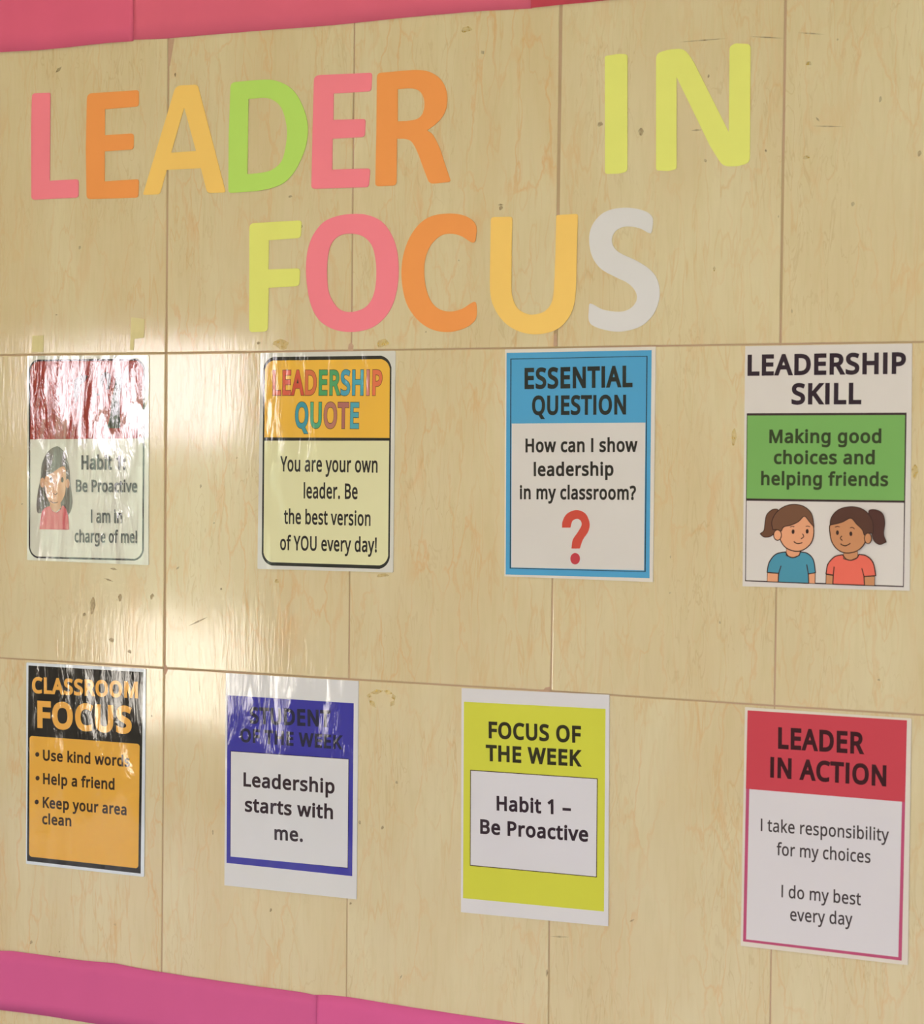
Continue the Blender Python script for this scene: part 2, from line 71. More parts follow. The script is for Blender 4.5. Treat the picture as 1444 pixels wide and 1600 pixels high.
# posters: sheet corner, sheet outline, printed panels and text lines in millimetres
POSTERS = {
  1: {"o":[-239.6,-302.8],"sheet":[[0.0,0.0],[213.9,-0.9],[211.9,299.2],[-2.1,300.6]],
   "shapes":{"border":[[2.5,293.6],[203.9,293.0],[204.3,6.3],[4.6,4.4]],"header":[[2.5,293.6],[203.9,293.0],[204.0,180.4],[3.3,177.8]],"mark_a":[[120.9,243.4],[121.9,243.9],[123.9,244.4],[126.1,245.3],[127.6,247.0],[128.2,249.7],[128.2,253.2],[128.1,256.9],[128.1,260.3],[128.3,263.4],[128.4,266.3],[128.7,269.0],[129.5,271.2],[131.0,273.0],[133.0,274.4],[135.2,275.4],[137.4,275.8],[139.6,275.6],[141.9,274.9],[144.0,273.8],[145.6,272.3],[146.5,270.4],[146.9,268.0],[147.0,265.4],[146.8,262.6],[146.5,259.8],[145.8,256.8],[145.0,253.6],[144.5,251.7],[144.4,251.2],[144.0,250.8],[143.6,250.6],[143.0,250.5],[138.9,250.2],[138.4,250.2],[138.0,250.4],[137.8,250.7],[137.8,251.2],[138.3,252.7],[139.0,255.4],[139.6,257.9],[139.8,260.3],[139.6,262.6],[139.0,264.8],[138.2,266.6],[137.4,267.5],[136.8,267.4],[136.0,266.3],[135.3,264.7],[134.6,262.7],[133.9,260.1],[133.3,256.9],[132.6,253.6],[131.7,250.6],[130.7,248.0],[129.5,245.5],[128.2,243.5],[126.8,242.1],[125.1,241.7],[123.1,242.0],[121.5,242.7]],"mark_b":[[154.3,275.9],[163.6,274.6],[166.1,260.1],[161.9,233.6],[164.3,194.9],[140.4,194.4],[146.6,214.3],[148.2,233.6],[154.4,260.2]],"mark_c":[[82.4,260.6],[83.7,264.4],[85.8,267.1],[88.3,268.9],[91.2,270.3],[94.9,271.2],[99.4,271.6],[103.5,271.4],[106.0,270.7],[106.3,269.3],[105.3,267.3],[103.5,265.0],[101.6,262.9],[99.6,261.4],[97.2,260.2],[94.8,258.5],[92.8,255.7],[91.2,250.7],[89.9,244.2],[88.7,238.0],[87.6,233.7],[86.4,231.6],[85.3,230.7],[84.3,231.3],[83.5,233.7],[82.7,239.0],[82.1,246.6],[81.9,254.4]],"hair":[[50.2,167.5],[47.2,166.5],[43.7,165.0],[40.0,162.8],[36.7,160.1],[33.7,156.5],[30.9,152.3],[28.3,147.6],[26.3,142.7],[25.1,137.5],[24.5,131.9],[24.1,126.2],[23.5,120.5],[22.3,114.9],[20.9,109.2],[19.5,103.6],[18.5,98.2],[17.7,92.9],[17.1,87.5],[16.7,82.6],[16.8,78.4],[17.1,75.0],[17.7,72.1],[18.8,70.0],[20.8,69.1],[24.1,69.9],[28.4,72.0],[33.0,74.5],[37.4,76.4],[41.2,77.7],[45.0,78.8],[48.7,79.4],[52.4,79.1],[56.3,77.2],[60.3,74.2],[64.1,71.1],[67.4,69.1],[70.2,68.4],[72.6,68.5],[74.6,69.3],[76.4,71.0],[78.0,73.8],[79.5,77.6],[80.5,82.1],[81.0,87.0],[80.7,92.5],[79.8,98.6],[78.6,105.0],[77.6,111.5],[76.8,118.2],[76.2,125.2],[75.5,132.1],[74.4,138.3],[72.8,144.0],[70.9,149.2],[68.9,153.9],[66.8,157.9],[64.6,160.9],[62.2,163.3],[59.9,165.0],[57.7,166.4],[55.9,167.4],[54.2,168.0],[52.5,168.0]],"face":[[32.5,123.1],[31.3,120.4],[31.1,117.3],[31.4,114.0],[31.7,110.8],[32.0,107.7],[32.5,104.6],[33.2,101.6],[34.2,98.5],[35.4,95.3],[36.8,91.9],[38.5,88.8],[40.3,86.3],[42.3,84.3],[44.6,82.6],[46.9,81.5],[49.4,81.0],[51.9,81.2],[54.7,82.1],[57.4,83.4],[59.8,85.4],[62.1,88.1],[64.4,91.4],[66.3,95.2],[67.8,99.1],[68.7,103.0],[69.2,107.3],[69.4,111.7],[69.5,116.2],[69.5,121.4],[69.5,127.0],[69.2,132.1],[68.4,135.8],[67.2,137.9],[65.5,138.8],[63.5,138.8],[60.9,138.2],[57.7,136.7],[53.8,134.4],[49.8,131.7],[46.0,129.4],[42.2,127.8],[38.4,126.5],[34.9,125.0]],"ear":[[31.7,114.5],[31.4,111.6],[30.5,109.2],[29.1,107.6],[27.5,107.0],[25.9,107.5],[24.5,109.1],[23.5,111.5],[23.2,114.3],[23.5,117.2],[24.4,119.6],[25.8,121.2],[27.4,121.8],[29.0,121.3],[30.4,119.7],[31.3,117.3]],"ear_r":[[75.7,113.9],[75.5,111.3],[74.7,109.0],[73.6,107.5],[72.2,107.0],[70.8,107.5],[69.7,108.9],[68.9,111.2],[68.6,113.8],[68.8,116.4],[69.6,118.6],[70.8,120.1],[72.1,120.7],[73.5,120.2],[74.7,118.7],[75.5,116.5]],"neck":[[41.8,86.3],[40.4,77.7],[50.9,71.2],[60.8,78.1],[59.8,89.1]],"shirt":[[23.2,46.0],[22.9,46.0],[22.7,46.1],[22.6,46.3],[22.6,46.5],[23.0,50.6],[23.5,55.3],[24.1,59.8],[24.8,63.8],[25.5,67.2],[26.3,70.2],[27.3,72.8],[28.9,75.0],[31.4,77.0],[34.6,78.6],[37.8,79.8],[40.4,80.1],[41.9,79.3],[42.9,77.6],[43.7,75.6],[44.9,74.1],[46.6,73.0],[48.5,72.0],[50.5,71.4],[52.4,71.3],[54.4,71.8],[56.4,72.9],[58.3,74.2],[59.9,75.6],[61.1,77.3],[61.9,79.4],[62.7,81.1],[63.8,81.8],[65.3,81.3],[67.1,80.0],[68.9,78.1],[70.4,75.8],[71.6,73.0],[72.6,69.7],[73.4,66.1],[74.1,62.4],[74.5,58.6],[74.7,54.6],[74.9,50.5],[75.0,47.1],[75.0,46.8],[74.9,46.6],[74.7,46.5],[74.4,46.5]],"eye":[[45.5,118.8],[45.3,117.3],[44.8,116.0],[44.0,115.2],[43.1,114.9],[42.2,115.2],[41.4,116.0],[40.9,117.3],[40.7,118.8],[40.8,120.3],[41.3,121.6],[42.1,122.4],[43.0,122.7],[44.0,122.5],[44.8,121.6],[45.3,120.3]],"eye_r":[[65.3,119.1],[65.1,117.6],[64.6,116.3],[63.8,115.5],[62.9,115.2],[62.0,115.4],[61.2,116.3],[60.7,117.6],[60.5,119.1],[60.6,120.6],[61.2,121.8],[61.9,122.7],[62.8,123.0],[63.8,122.7],[64.5,121.9],[65.1,120.6]],"mouth":[[41.2,88.8],[41.4,88.1],[43.2,87.0],[45.6,85.8],[47.8,85.2],[50.2,85.3],[52.9,85.8],[55.0,86.5],[55.3,87.1]],"nose":[[47.7,99.9],[47.8,99.4],[48.6,98.6],[49.7,97.8],[50.7,97.5],[51.9,97.9],[53.3,98.7],[54.4,99.5],[54.6,100.1]]},
   "lines":[["text_line","Habit 1:",[96.7,134.5,173.5,134.9,20.8],34,"grey_ink"],["text_line","Be Proactive",[87.5,101.8,194.0,102.9,17.9],30,"grey_ink"],["text_line","I am in",[114.2,57.4,168.3,58.2,19.4],28,"grey_ink"],["text_line","charge of me!",[85.6,28.4,194.6,30.1,18.0],26,"grey_ink"]]},
  2: {"o":[155.5,-303.1],"sheet":[[0.0,0.0],[213.4,1.8],[213.6,301.1],[2.2,300.6]],
   "shapes":{"border":[[7.0,294.7],[207.8,294.6],[208.3,6.0],[6.9,5.3]],"inner":[[9.7,289.8],[205.4,289.9],[205.7,10.9],[9.8,9.8]],"header":[[9.7,289.8],[205.4,289.9],[205.9,183.1],[9.6,183.2]],"divider":[[9.6,183.2],[205.9,183.5],[205.9,179.8],[9.6,178.6]]},
   "lines":[["heading_line","LEADERSHIP",[22.2,241.5,194.1,240.8,34.9],40,"rainbow"],["heading_line","QUOTE",[58.7,196.3,158.8,195.8,35.8],40,"rainbow"],["text_line","You are your own",[35.5,136.2,188.3,136.3,21.3],26,"ink"],["text_line","leader. Be",[73.4,99.4,158.0,99.9,21.3],26,"ink"],["text_line","the best version",[42.3,63.7,178.3,63.9,20.4],26,"ink"],["text_line","of YOU every day!",[36.6,27.3,188.5,28.3,20.2],26,"ink"]]},
  3: {"o":[534.4,-300.8],"sheet":[[0.0,0.0],[208.4,-0.4],[208.0,299.4],[-2.8,298.5]],
   "shapes":{"border":[[-0.5,293.9],[202.6,295.1],[203.7,4.4],[1.8,2.5]],"frame":[[5.9,285.7],[196.4,287.3],[197.6,12.6],[8.3,11.0]],"panel":[[8.1,201.1],[195.4,202.8],[196.1,14.2],[9.8,12.0]],"question_hook":[[82.3,66.1],[82.0,66.1],[81.8,66.3],[81.6,66.5],[81.6,66.8],[81.7,68.3],[81.7,70.4],[81.9,72.6],[82.5,74.8],[83.5,77.3],[84.8,79.9],[86.5,82.4],[88.6,84.5],[91.4,86.3],[94.7,87.8],[98.3,89.0],[101.7,89.4],[105.0,89.2],[108.5,88.3],[111.7,86.9],[114.4,85.0],[116.6,82.5],[118.3,79.3],[119.7,75.9],[120.4,72.7],[120.6,69.8],[120.2,67.0],[119.5,64.2],[118.4,61.5],[116.9,58.9],[115.0,56.4],[113.0,53.9],[111.4,51.2],[110.1,48.4],[109.1,45.5],[108.1,42.5],[107.4,40.3],[107.2,40.0],[107.0,39.8],[106.7,39.6],[106.4,39.6],[96.1,39.3],[95.8,39.3],[95.5,39.5],[95.4,39.7],[95.4,40.0],[95.7,42.2],[95.9,45.2],[96.3,48.1],[97.1,50.9],[98.5,53.4],[100.3,55.9],[102.1,58.2],[103.8,60.6],[105.3,62.9],[106.8,65.2],[108.1,67.4],[108.9,69.4],[109.2,71.2],[109.1,72.8],[108.6,74.2],[108.0,75.4],[107.0,76.4],[105.8,77.2],[104.4,77.8],[102.9,77.9],[101.3,77.7],[99.5,77.2],[97.8,76.4],[96.4,75.2],[95.4,73.4],[94.8,71.1],[94.2,68.7],[93.9,67.1],[93.7,66.8],[93.5,66.5],[93.2,66.4],[92.9,66.4]],"question_dot":[[107.5,26.5],[107.3,24.5],[106.7,22.7],[105.6,21.1],[104.2,19.9],[102.6,19.1],[100.8,18.8],[99.1,19.0],[97.4,19.7],[96.0,20.8],[94.9,22.3],[94.2,24.1],[94.0,26.1],[94.2,28.0],[94.8,29.8],[95.9,31.4],[97.3,32.6],[98.9,33.4],[100.7,33.8],[102.4,33.5],[104.1,32.8],[105.5,31.7],[106.6,30.2],[107.3,28.4]]},
   "lines":[["heading_line","ESSENTIAL",[26.0,246.1,177.3,248.0,27.8],44,"dark_green_ink"],["heading_line","QUESTION",[37.1,212.2,168.8,213.1,25.4],42,"dark_green_ink"],["text_line","How can I show",[28.4,163.4,185.3,165.3,18.1],36,"ink"],["text_line","leadership",[40.6,132.3,152.7,134.4,17.8],36,"ink"],["text_line","in my classroom?",[21.1,101.9,184.0,103.9,18.2],36,"ink"]]},
  4: {"o":[862.2,-302.3],"sheet":[[0.0,0.0],[211.0,2.1],[209.2,300.6],[-1.0,300.0]],
   "shapes":{"outer":[[2.4,216.3],[203.8,217.2],[203.8,6.1],[3.2,6.3]],"green":[[3.3,213.4],[202.0,214.4],[202.5,110.9],[3.8,110.0]],"panel":[[3.8,107.1],[202.4,108.3],[202.8,7.7],[4.4,7.8]],"a_hair_tail":[[45.0,96.4],[43.9,97.4],[41.9,97.6],[39.7,97.4],[37.6,96.7],[35.6,95.6],[33.6,94.0],[31.7,92.1],[30.3,90.0],[29.4,87.7],[28.9,85.0],[28.6,82.3],[28.3,79.8],[28.0,77.3],[27.8,74.8],[27.5,72.5],[27.0,70.5],[26.0,69.1],[24.8,68.1],[23.4,67.3],[22.5,66.6],[22.4,66.5],[22.3,66.3],[22.4,66.2],[22.5,66.0],[23.4,65.2],[24.6,64.0],[25.9,63.0],[27.5,62.4],[29.7,62.2],[32.2,62.4],[34.8,63.0],[37.0,64.0],[38.9,65.7],[40.6,67.8],[41.9,70.3],[42.8,73.0],[43.0,76.0],[42.6,79.5],[42.1,83.0],[42.0,86.2],[42.7,89.2],[43.9,92.1],[44.9,94.7]],"a_face":[[88.8,83.2],[89.9,79.9],[90.6,76.3],[91.0,72.5],[91.1,69.1],[90.8,65.8],[90.2,62.6],[89.2,59.6],[87.9,56.8],[86.2,54.3],[84.1,52.1],[81.7,50.1],[79.3,48.5],[76.9,47.3],[74.4,46.4],[71.7,45.9],[68.9,45.8],[65.8,46.1],[62.4,46.9],[59.1,48.0],[56.2,49.5],[53.9,51.4],[51.8,53.6],[50.1,56.2],[48.7,58.8],[47.6,61.7],[46.7,64.8],[46.2,68.0],[46.4,71.0],[47.4,74.0],[49.1,76.9],[51.2,79.8],[53.6,82.4],[56.3,84.8],[59.4,87.1],[62.7,89.2],[66.1,90.8],[69.8,92.1],[73.7,93.1],[77.5,93.5],[80.7,93.1],[83.3,91.6],[85.5,89.2],[87.3,86.2]],"a_hair":[[39.1,71.8],[38.9,71.9],[38.7,72.0],[38.6,72.1],[38.5,72.3],[38.1,74.3],[37.4,76.8],[37.0,79.4],[37.2,82.0],[38.0,84.8],[39.3,87.8],[41.0,90.7],[42.9,93.3],[45.2,95.6],[47.7,97.8],[50.5,99.6],[53.4,101.1],[56.3,102.2],[59.5,103.1],[62.7,103.6],[65.9,103.8],[69.1,103.6],[72.4,103.2],[75.6,102.4],[78.5,101.2],[81.3,99.6],[83.8,97.6],[86.2,95.1],[88.0,92.3],[89.3,88.7],[90.1,84.6],[90.7,80.3],[91.3,76.6],[91.3,76.4],[91.3,76.3],[91.2,76.4],[91.1,76.5],[89.8,77.9],[88.2,79.6],[86.6,81.4],[85.0,83.1],[83.5,85.0],[81.9,87.1],[80.3,88.8],[78.7,89.4],[77.0,88.6],[75.3,86.8],[73.4,84.6],[71.5,82.8],[69.3,81.4],[66.9,80.2],[64.5,79.1],[62.1,78.1],[59.6,77.4],[57.0,76.9],[54.6,76.4],[52.7,75.6],[51.4,74.3],[50.6,72.6],[50.0,71.0],[49.2,70.1],[48.2,70.1],[47.1,70.7],[46.0,71.5],[44.7,72.0],[43.3,72.1],[41.8,72.0],[40.2,71.9]],"a_neck":[[56.2,49.9],[56.2,40.1],[64.4,37.5],[73.2,41.0],[73.9,47.3]],"a_shirt":[[54.8,44.6],[55.0,44.7],[55.2,44.6],[55.4,44.5],[55.5,44.4],[56.0,43.4],[56.7,42.1],[57.5,40.8],[58.5,39.8],[59.8,39.0],[61.4,38.4],[63.1,38.0],[64.8,37.9],[66.7,38.2],[68.7,38.8],[70.6,39.7],[72.1,40.6],[73.0,41.6],[73.5,42.8],[73.8,44.1],[74.0,44.9],[74.1,45.1],[74.2,45.2],[74.4,45.2],[74.6,45.2],[76.5,45.0],[79.0,44.8],[81.4,44.4],[83.6,43.5],[85.7,42.2],[87.7,40.5],[89.5,38.3],[91.0,35.7],[92.0,32.3],[92.7,28.4],[93.3,24.2],[93.8,20.6],[93.8,20.4],[93.8,20.3],[93.7,20.1],[93.5,20.1],[85.3,18.4],[85.1,18.3],[84.9,18.2],[84.8,18.0],[84.8,17.8],[85.4,7.2],[85.3,7.0],[85.3,6.8],[85.1,6.8],[84.9,6.7],[46.8,6.8],[46.6,6.8],[46.5,6.9],[46.4,7.0],[46.4,7.3],[46.8,17.3],[46.8,17.6],[46.7,17.7],[46.5,17.8],[46.3,17.8],[32.3,18.5],[32.0,18.6],[31.9,18.7],[31.9,18.8],[31.9,19.0],[32.3,21.7],[32.7,24.8],[33.3,27.9],[34.3,30.9],[35.9,33.8],[37.9,36.7],[40.1,39.3],[42.7,41.3],[45.5,42.7],[48.7,43.5],[52.0,44.1]],"a_arm":[[32.2,18.1],[46.2,17.4],[45.9,7.0],[31.9,7.1]],"a_arm_r":[[85.0,18.3],[93.5,19.6],[93.5,6.6],[85.6,6.7]],"a_sleeve":[[49.8,27.3],[46.8,17.8]],"a_sleeve_r":[[82.5,29.9],[84.8,18.3]],"a_ear":[[49.9,65.4],[49.5,62.9],[48.5,60.7],[46.9,59.3],[44.9,58.7],[43.0,59.2],[41.3,60.6],[40.2,62.6],[39.8,65.1],[40.1,67.6],[41.2,69.8],[42.8,71.2],[44.7,71.8],[46.7,71.3],[48.3,70.0],[49.5,67.9]],"a_eye":[[66.6,70.1],[66.5,69.0],[66.1,68.1],[65.5,67.4],[64.8,67.2],[64.1,67.4],[63.4,68.0],[63.0,68.9],[62.9,70.0],[63.0,71.1],[63.4,72.0],[64.0,72.6],[64.7,72.9],[65.4,72.7],[66.1,72.1],[66.5,71.2]],"a_eye_r":[[84.6,70.9],[84.5,69.8],[84.1,68.9],[83.5,68.3],[82.8,68.0],[82.1,68.2],[81.4,68.8],[81.0,69.7],[80.9,70.8],[81.0,71.9],[81.4,72.8],[82.0,73.5],[82.7,73.7],[83.4,73.5],[84.0,72.9],[84.4,72.0]],"a_brow":[[61.1,75.4],[61.2,75.6],[61.9,76.0],[62.8,76.3],[63.6,76.5],[64.5,76.5],[65.5,76.3],[66.2,76.1],[66.3,76.0]],"a_brow_r":[[81.0,76.5],[81.1,76.7],[81.8,77.0],[82.7,77.3],[83.5,77.4],[84.3,77.2],[85.2,76.9],[85.9,76.6],[86.0,76.4]],"a_nose":[[76.5,67.5],[77.1,67.3],[77.8,66.4],[78.3,65.2],[78.4,64.3],[77.8,63.4],[76.7,62.5],[75.6,61.8],[74.9,61.8]],"a_mouth":[[66.2,58.1],[66.3,57.6],[67.5,56.7],[69.2,55.8],[70.8,55.4],[72.6,55.5],[74.7,56.0],[76.3,56.7],[76.7,57.1]],"b_hair_tail":[[159.9,97.8],[161.4,98.9],[163.9,99.3],[166.6,99.3],[169.1,98.9],[171.3,98.3],[173.5,97.3],[175.6,95.9],[177.2,94.1],[178.4,91.9],[179.1,89.2],[179.6,86.2],[179.8,83.2],[179.7,80.0],[179.2,76.7],[178.7,73.3],[178.6,70.2],[179.1,67.5],[180.0,65.1],[181.1,62.7],[181.9,60.8],[181.9,60.6],[181.9,60.4],[181.8,60.3],[181.6,60.2],[179.9,59.4],[177.8,58.2],[175.8,57.4],[173.8,57.1],[171.8,57.6],[169.9,58.5],[168.1,60.0],[166.6,61.9],[165.5,64.6],[164.6,67.9],[163.9,71.5],[163.4,74.8],[162.9,77.9],[162.7,81.0],[162.5,83.9],[162.1,86.8],[161.4,89.8],[160.4,93.0],[159.7,95.7]],"b_face":[[112.3,80.7],[111.3,78.0],[111.1,75.3],[111.4,72.5],[111.8,69.6],[112.2,66.6],[112.8,63.4],[113.7,60.4],[114.9,57.6],[116.5,55.0],[118.4,52.6],[120.6,50.4],[122.9,48.7],[125.2,47.4],[127.8,46.4],[130.4,45.8],[133.2,45.6],[136.2,45.7],[139.4,46.3],[142.6,47.1],[145.4,48.3],[148.1,49.9],[150.5,51.8],[152.7,54.1],[154.5,56.6],[155.9,59.5],[157.0,62.8],[157.6,66.2],[157.3,69.7],[156.1,73.5],[154.0,77.5],[151.5,81.3],[148.9,84.5],[146.4,87.0],[143.6,88.9],[140.6,90.3],[137.6,91.3],[134.4,91.7],[131.0,91.6],[127.6,91.1],[124.3,90.0],[120.9,88.3],[117.5,85.9],[114.4,83.3]],"b_hair":[[112.3,79.4],[112.1,79.3],[112.0,79.4],[111.9,79.5],[111.9,79.7],[112.0,81.4],[112.0,83.4],[112.3,85.6],[113.0,87.7],[114.2,90.1],[115.8,92.6],[117.8,94.9],[120.1,96.9],[122.7,98.6],[125.7,100.0],[129.0,101.1],[132.3,101.8],[135.8,102.2],[139.5,102.3],[143.2,102.1],[146.6,101.5],[149.8,100.6],[152.8,99.3],[155.5,97.6],[157.9,95.7],[160.1,93.4],[162.0,90.8],[163.6,87.9],[164.8,84.9],[165.5,81.5],[165.7,77.9],[165.7,74.2],[165.8,71.0],[165.8,70.8],[165.7,70.6],[165.6,70.5],[165.4,70.5],[164.3,70.5],[162.7,70.6],[161.2,70.5],[159.8,70.4],[158.4,69.8],[157.1,68.9],[155.9,68.2],[154.9,68.2],[154.2,69.2],[153.7,70.8],[153.1,72.8],[152.2,74.6],[150.7,76.3],[148.8,78.0],[146.8,79.7],[144.9,81.4],[143.2,83.4],[141.5,85.6],[139.7,87.4],[137.6,88.3],[135.2,87.8],[132.5,86.3],[129.6,84.5],[126.4,83.0],[123.0,82.0],[119.4,81.0],[115.6,80.2]],"b_neck":[[129.1,46.9],[129.2,38.4],[138.5,36.7],[147.2,40.8],[146.7,48.8]],"b_shirt":[[127.6,43.3],[127.9,43.3],[128.0,43.3],[128.2,43.2],[128.4,43.1],[129.1,42.1],[130.1,40.6],[131.1,39.3],[132.3,38.3],[133.7,37.6],[135.2,37.1],[136.8,36.9],[138.5,36.9],[140.3,37.3],[142.2,37.9],[144.1,38.8],[145.6,39.7],[146.6,40.8],[147.3,42.0],[147.9,43.2],[148.3,44.0],[148.4,44.2],[148.6,44.3],[148.8,44.4],[149.0,44.3],[150.9,44.1],[153.2,43.9],[155.5,43.6],[157.8,42.7],[160.0,41.4],[162.2,39.7],[164.3,37.6],[166.0,34.9],[167.3,31.5],[168.1,27.5],[168.9,23.2],[169.6,19.5],[169.6,19.3],[169.6,19.2],[169.4,19.1],[169.3,19.0],[155.6,17.6],[155.4,17.6],[155.2,17.5],[155.1,17.3],[155.1,17.1],[155.9,7.2],[155.8,7.0],[155.8,6.9],[155.6,6.8],[155.4,6.8],[116.8,6.8],[116.6,6.8],[116.4,6.9],[116.3,7.1],[116.3,7.3],[116.7,17.6],[116.7,17.8],[116.6,18.0],[116.5,18.1],[116.3,18.1],[107.9,19.0],[107.7,19.0],[107.6,19.1],[107.5,19.3],[107.5,19.5],[107.9,22.1],[108.2,25.3],[108.7,28.3],[109.7,31.2],[111.3,33.9],[113.3,36.4],[115.5,38.7],[117.8,40.5],[120.3,41.7],[122.8,42.4],[125.5,42.9]],"b_arm":[[107.6,18.4],[116.5,17.3],[116.3,6.8],[107.4,6.9]],"b_arm_r":[[155.3,17.4],[168.3,18.4],[168.3,6.8],[155.9,6.8]],"b_sleeve":[[117.6,28.4],[116.7,18.1]],"b_sleeve_r":[[152.3,27.5],[155.1,17.6]],"b_ear":[[163.9,64.3],[163.6,61.8],[162.7,59.7],[161.3,58.3],[159.6,57.8],[157.8,58.2],[156.4,59.5],[155.4,61.6],[155.0,64.0],[155.3,66.5],[156.2,68.6],[157.6,70.0],[159.4,70.6],[161.1,70.1],[162.5,68.8],[163.5,66.7]],"b_eye":[[123.1,70.3],[123.0,69.2],[122.6,68.3],[122.0,67.6],[121.3,67.4],[120.6,67.6],[120.0,68.2],[119.6,69.1],[119.4,70.2],[119.6,71.2],[120.0,72.2],[120.5,72.8],[121.2,73.0],[122.0,72.8],[122.6,72.2],[123.0,71.3]],"b_eye_r":[[140.0,69.3],[139.9,68.2],[139.5,67.3],[138.9,66.6],[138.2,66.4],[137.5,66.6],[136.9,67.2],[136.5,68.1],[136.3,69.2],[136.4,70.3],[136.8,71.2],[137.4,71.8],[138.1,72.0],[138.8,71.8],[139.4,71.2],[139.8,70.3]],"b_brow":[[118.3,76.8],[118.4,77.0],[119.2,77.3],[120.3,77.7],[121.2,77.9],[122.1,77.8],[123.0,77.6],[123.8,77.3],[123.9,77.1]],"b_brow_r":[[137.2,76.2],[137.4,76.5],[138.3,76.9],[139.4,77.1],[140.3,77.1],[141.1,76.7],[141.9,76.1],[142.5,75.5],[142.6,75.1]],"b_nose":[[127.3,66.1],[126.8,66.0],[126.0,65.3],[125.3,64.3],[125.1,63.5],[125.6,62.6],[126.5,61.7],[127.4,61.0],[128.0,60.9]],"b_mouth":[[125.8,57.0],[126.0,56.4],[127.5,55.4],[129.6,54.6],[131.4,54.4],[133.3,54.9],[135.5,56.1],[137.2,57.2],[137.5,58.0]]},
   "lines":[["heading_line","LEADERSHIP",[2.6,262.9,202.2,263.9,26.4],42,"plum_ink"],["heading_line","SKILL",[59.9,227.0,147.9,227.3,26.4],42,"plum_ink"],["text_line","Making good",[32.1,179.2,173.4,180.1,16.9],35,"olive_ink"],["text_line","choices and",[38.4,153.2,165.7,154.2,16.9],35,"olive_ink"],["text_line","helping friends",[22.3,126.8,182.7,127.9,16.9],35,"olive_ink"]]},
  5: {"o":[-238.4,-752.5],"sheet":[[0.0,0.0],[208.7,0.3],[209.4,299.9],[-1.6,298.4]],
   "shapes":{"border":[[2.4,294.2],[204.8,295.0],[203.0,4.6],[1.8,4.6]],"panel":[[5.3,190.3],[199.9,191.4],[198.9,11.7],[5.8,11.5]],"bullet0":[[23.2,164.0],[22.9,162.6],[22.1,161.4],[20.9,160.6],[19.5,160.2],[18.1,160.4],[16.8,161.0],[16.0,162.1],[15.7,163.4],[16.0,164.8],[16.8,166.0],[18.0,166.8],[19.5,167.2],[20.9,167.0],[22.1,166.3],[22.9,165.3]],"bullet1":[[24.0,129.0],[23.7,127.7],[22.9,126.5],[21.7,125.6],[20.3,125.2],[18.9,125.4],[17.6,126.1],[16.8,127.1],[16.5,128.5],[16.8,129.8],[17.6,131.0],[18.8,131.9],[20.2,132.2],[21.7,132.1],[22.9,131.4],[23.7,130.3]],"bullet2":[[22.7,93.7],[22.4,92.3],[21.6,91.1],[20.4,90.3],[18.9,89.9],[17.5,90.0],[16.3,90.7],[15.5,91.8],[15.2,93.1],[15.4,94.4],[16.3,95.6],[17.5,96.5],[18.9,96.9],[20.3,96.7],[21.6,96.1],[22.4,95.0]]},
   "lines":[["heading_line","CLASSROOM",[9.4,253.6,196.3,256.7,24.1],48,"amber_ink"],["heading_line","FOCUS",[19.2,203.0,186.0,204.6,40.2],52,"amber_ink"],["text_line","Use kind words",[29.7,155.4,183.1,156.9,16.2],37,"brown_ink"],["text_line","Help a friend",[30.2,120.7,156.9,121.7,16.3],37,"brown_ink"],["text_line","Keep your area",[29.9,85.7,178.0,86.5,16.3],37,"brown_ink"],["text_line","clean",[29.1,61.4,81.3,62.3,15.9],37,"brown_ink"]]},
  6: {"o":[105.8,-751.2],"sheet":[[0.0,0.0],[211.8,1.1],[211.7,300.2],[-0.6,299.9]],
   "shapes":{"border":[[2.6,268.8],[204.7,269.4],[204.9,32.4],[3.3,32.1]],"frame":[[8.2,190.9],[198.3,192.9],[198.5,42.3],[8.9,42.7]],"panel":[[9.3,189.9],[197.3,192.0],[197.5,43.3],[9.9,41.7]]},
   "lines":[["heading_line","STUDENT",[39.8,231.1,169.1,234.2,23.4],42,"dark_ink"],["heading_line","OF THE WEEK",[24.2,204.3,188.4,204.8,19.4],42,"dark_ink"],["text_line","Leadership",[30.2,142.2,176.2,143.2,20.0],34,"plum_ink"],["text_line","starts with",[32.8,107.0,174.1,107.8,20.0],34,"plum_ink"],["text_line","me.",[81.3,71.5,126.9,72.5,19.5],34,"plum_ink"]]},
  7: {"o":[476.2,-751.5],"sheet":[[0.0,0.0],[211.2,3.3],[208.9,302.9],[-2.7,299.6]],
   "shapes":{"border":[[1.1,281.7],[203.8,284.3],[205.2,21.8],[2.8,19.2]],"frame":[[11.4,191.6],[194.2,193.7],[194.8,65.1],[12.5,63.4]],"panel":[[12.6,190.4],[193.1,192.6],[193.6,66.2],[13.6,64.6]]},
   "lines":[["heading_line","FOCUS OF",[38.1,235.4,170.3,237.8,22.3],42,"olive_dark_ink"],["heading_line","THE WEEK",[34.2,205.0,171.8,207.2,21.7],42,"olive_dark_ink"],["text_line","Habit 1 –",[50.9,140.3,157.4,142.5,19.6],37,"plum_ink"],["text_line","Be Proactive",[27.2,107.5,182.1,110.1,19.6],37,"plum_ink"]]},
  8: {"o":[866.4,-754.1],"sheet":[[0.0,0.0],[211.8,-0.6],[211.4,299.3],[1.2,300.5]],
   "shapes":{"border":[[4.7,296.7],[206.1,296.8],[204.3,4.1],[3.0,5.9]],"header":[[4.7,296.7],[206.1,296.8],[204.9,197.6],[3.9,198.2]],"panel":[[8.5,198.2],[201.6,197.6],[200.1,8.0],[7.1,9.0]]},
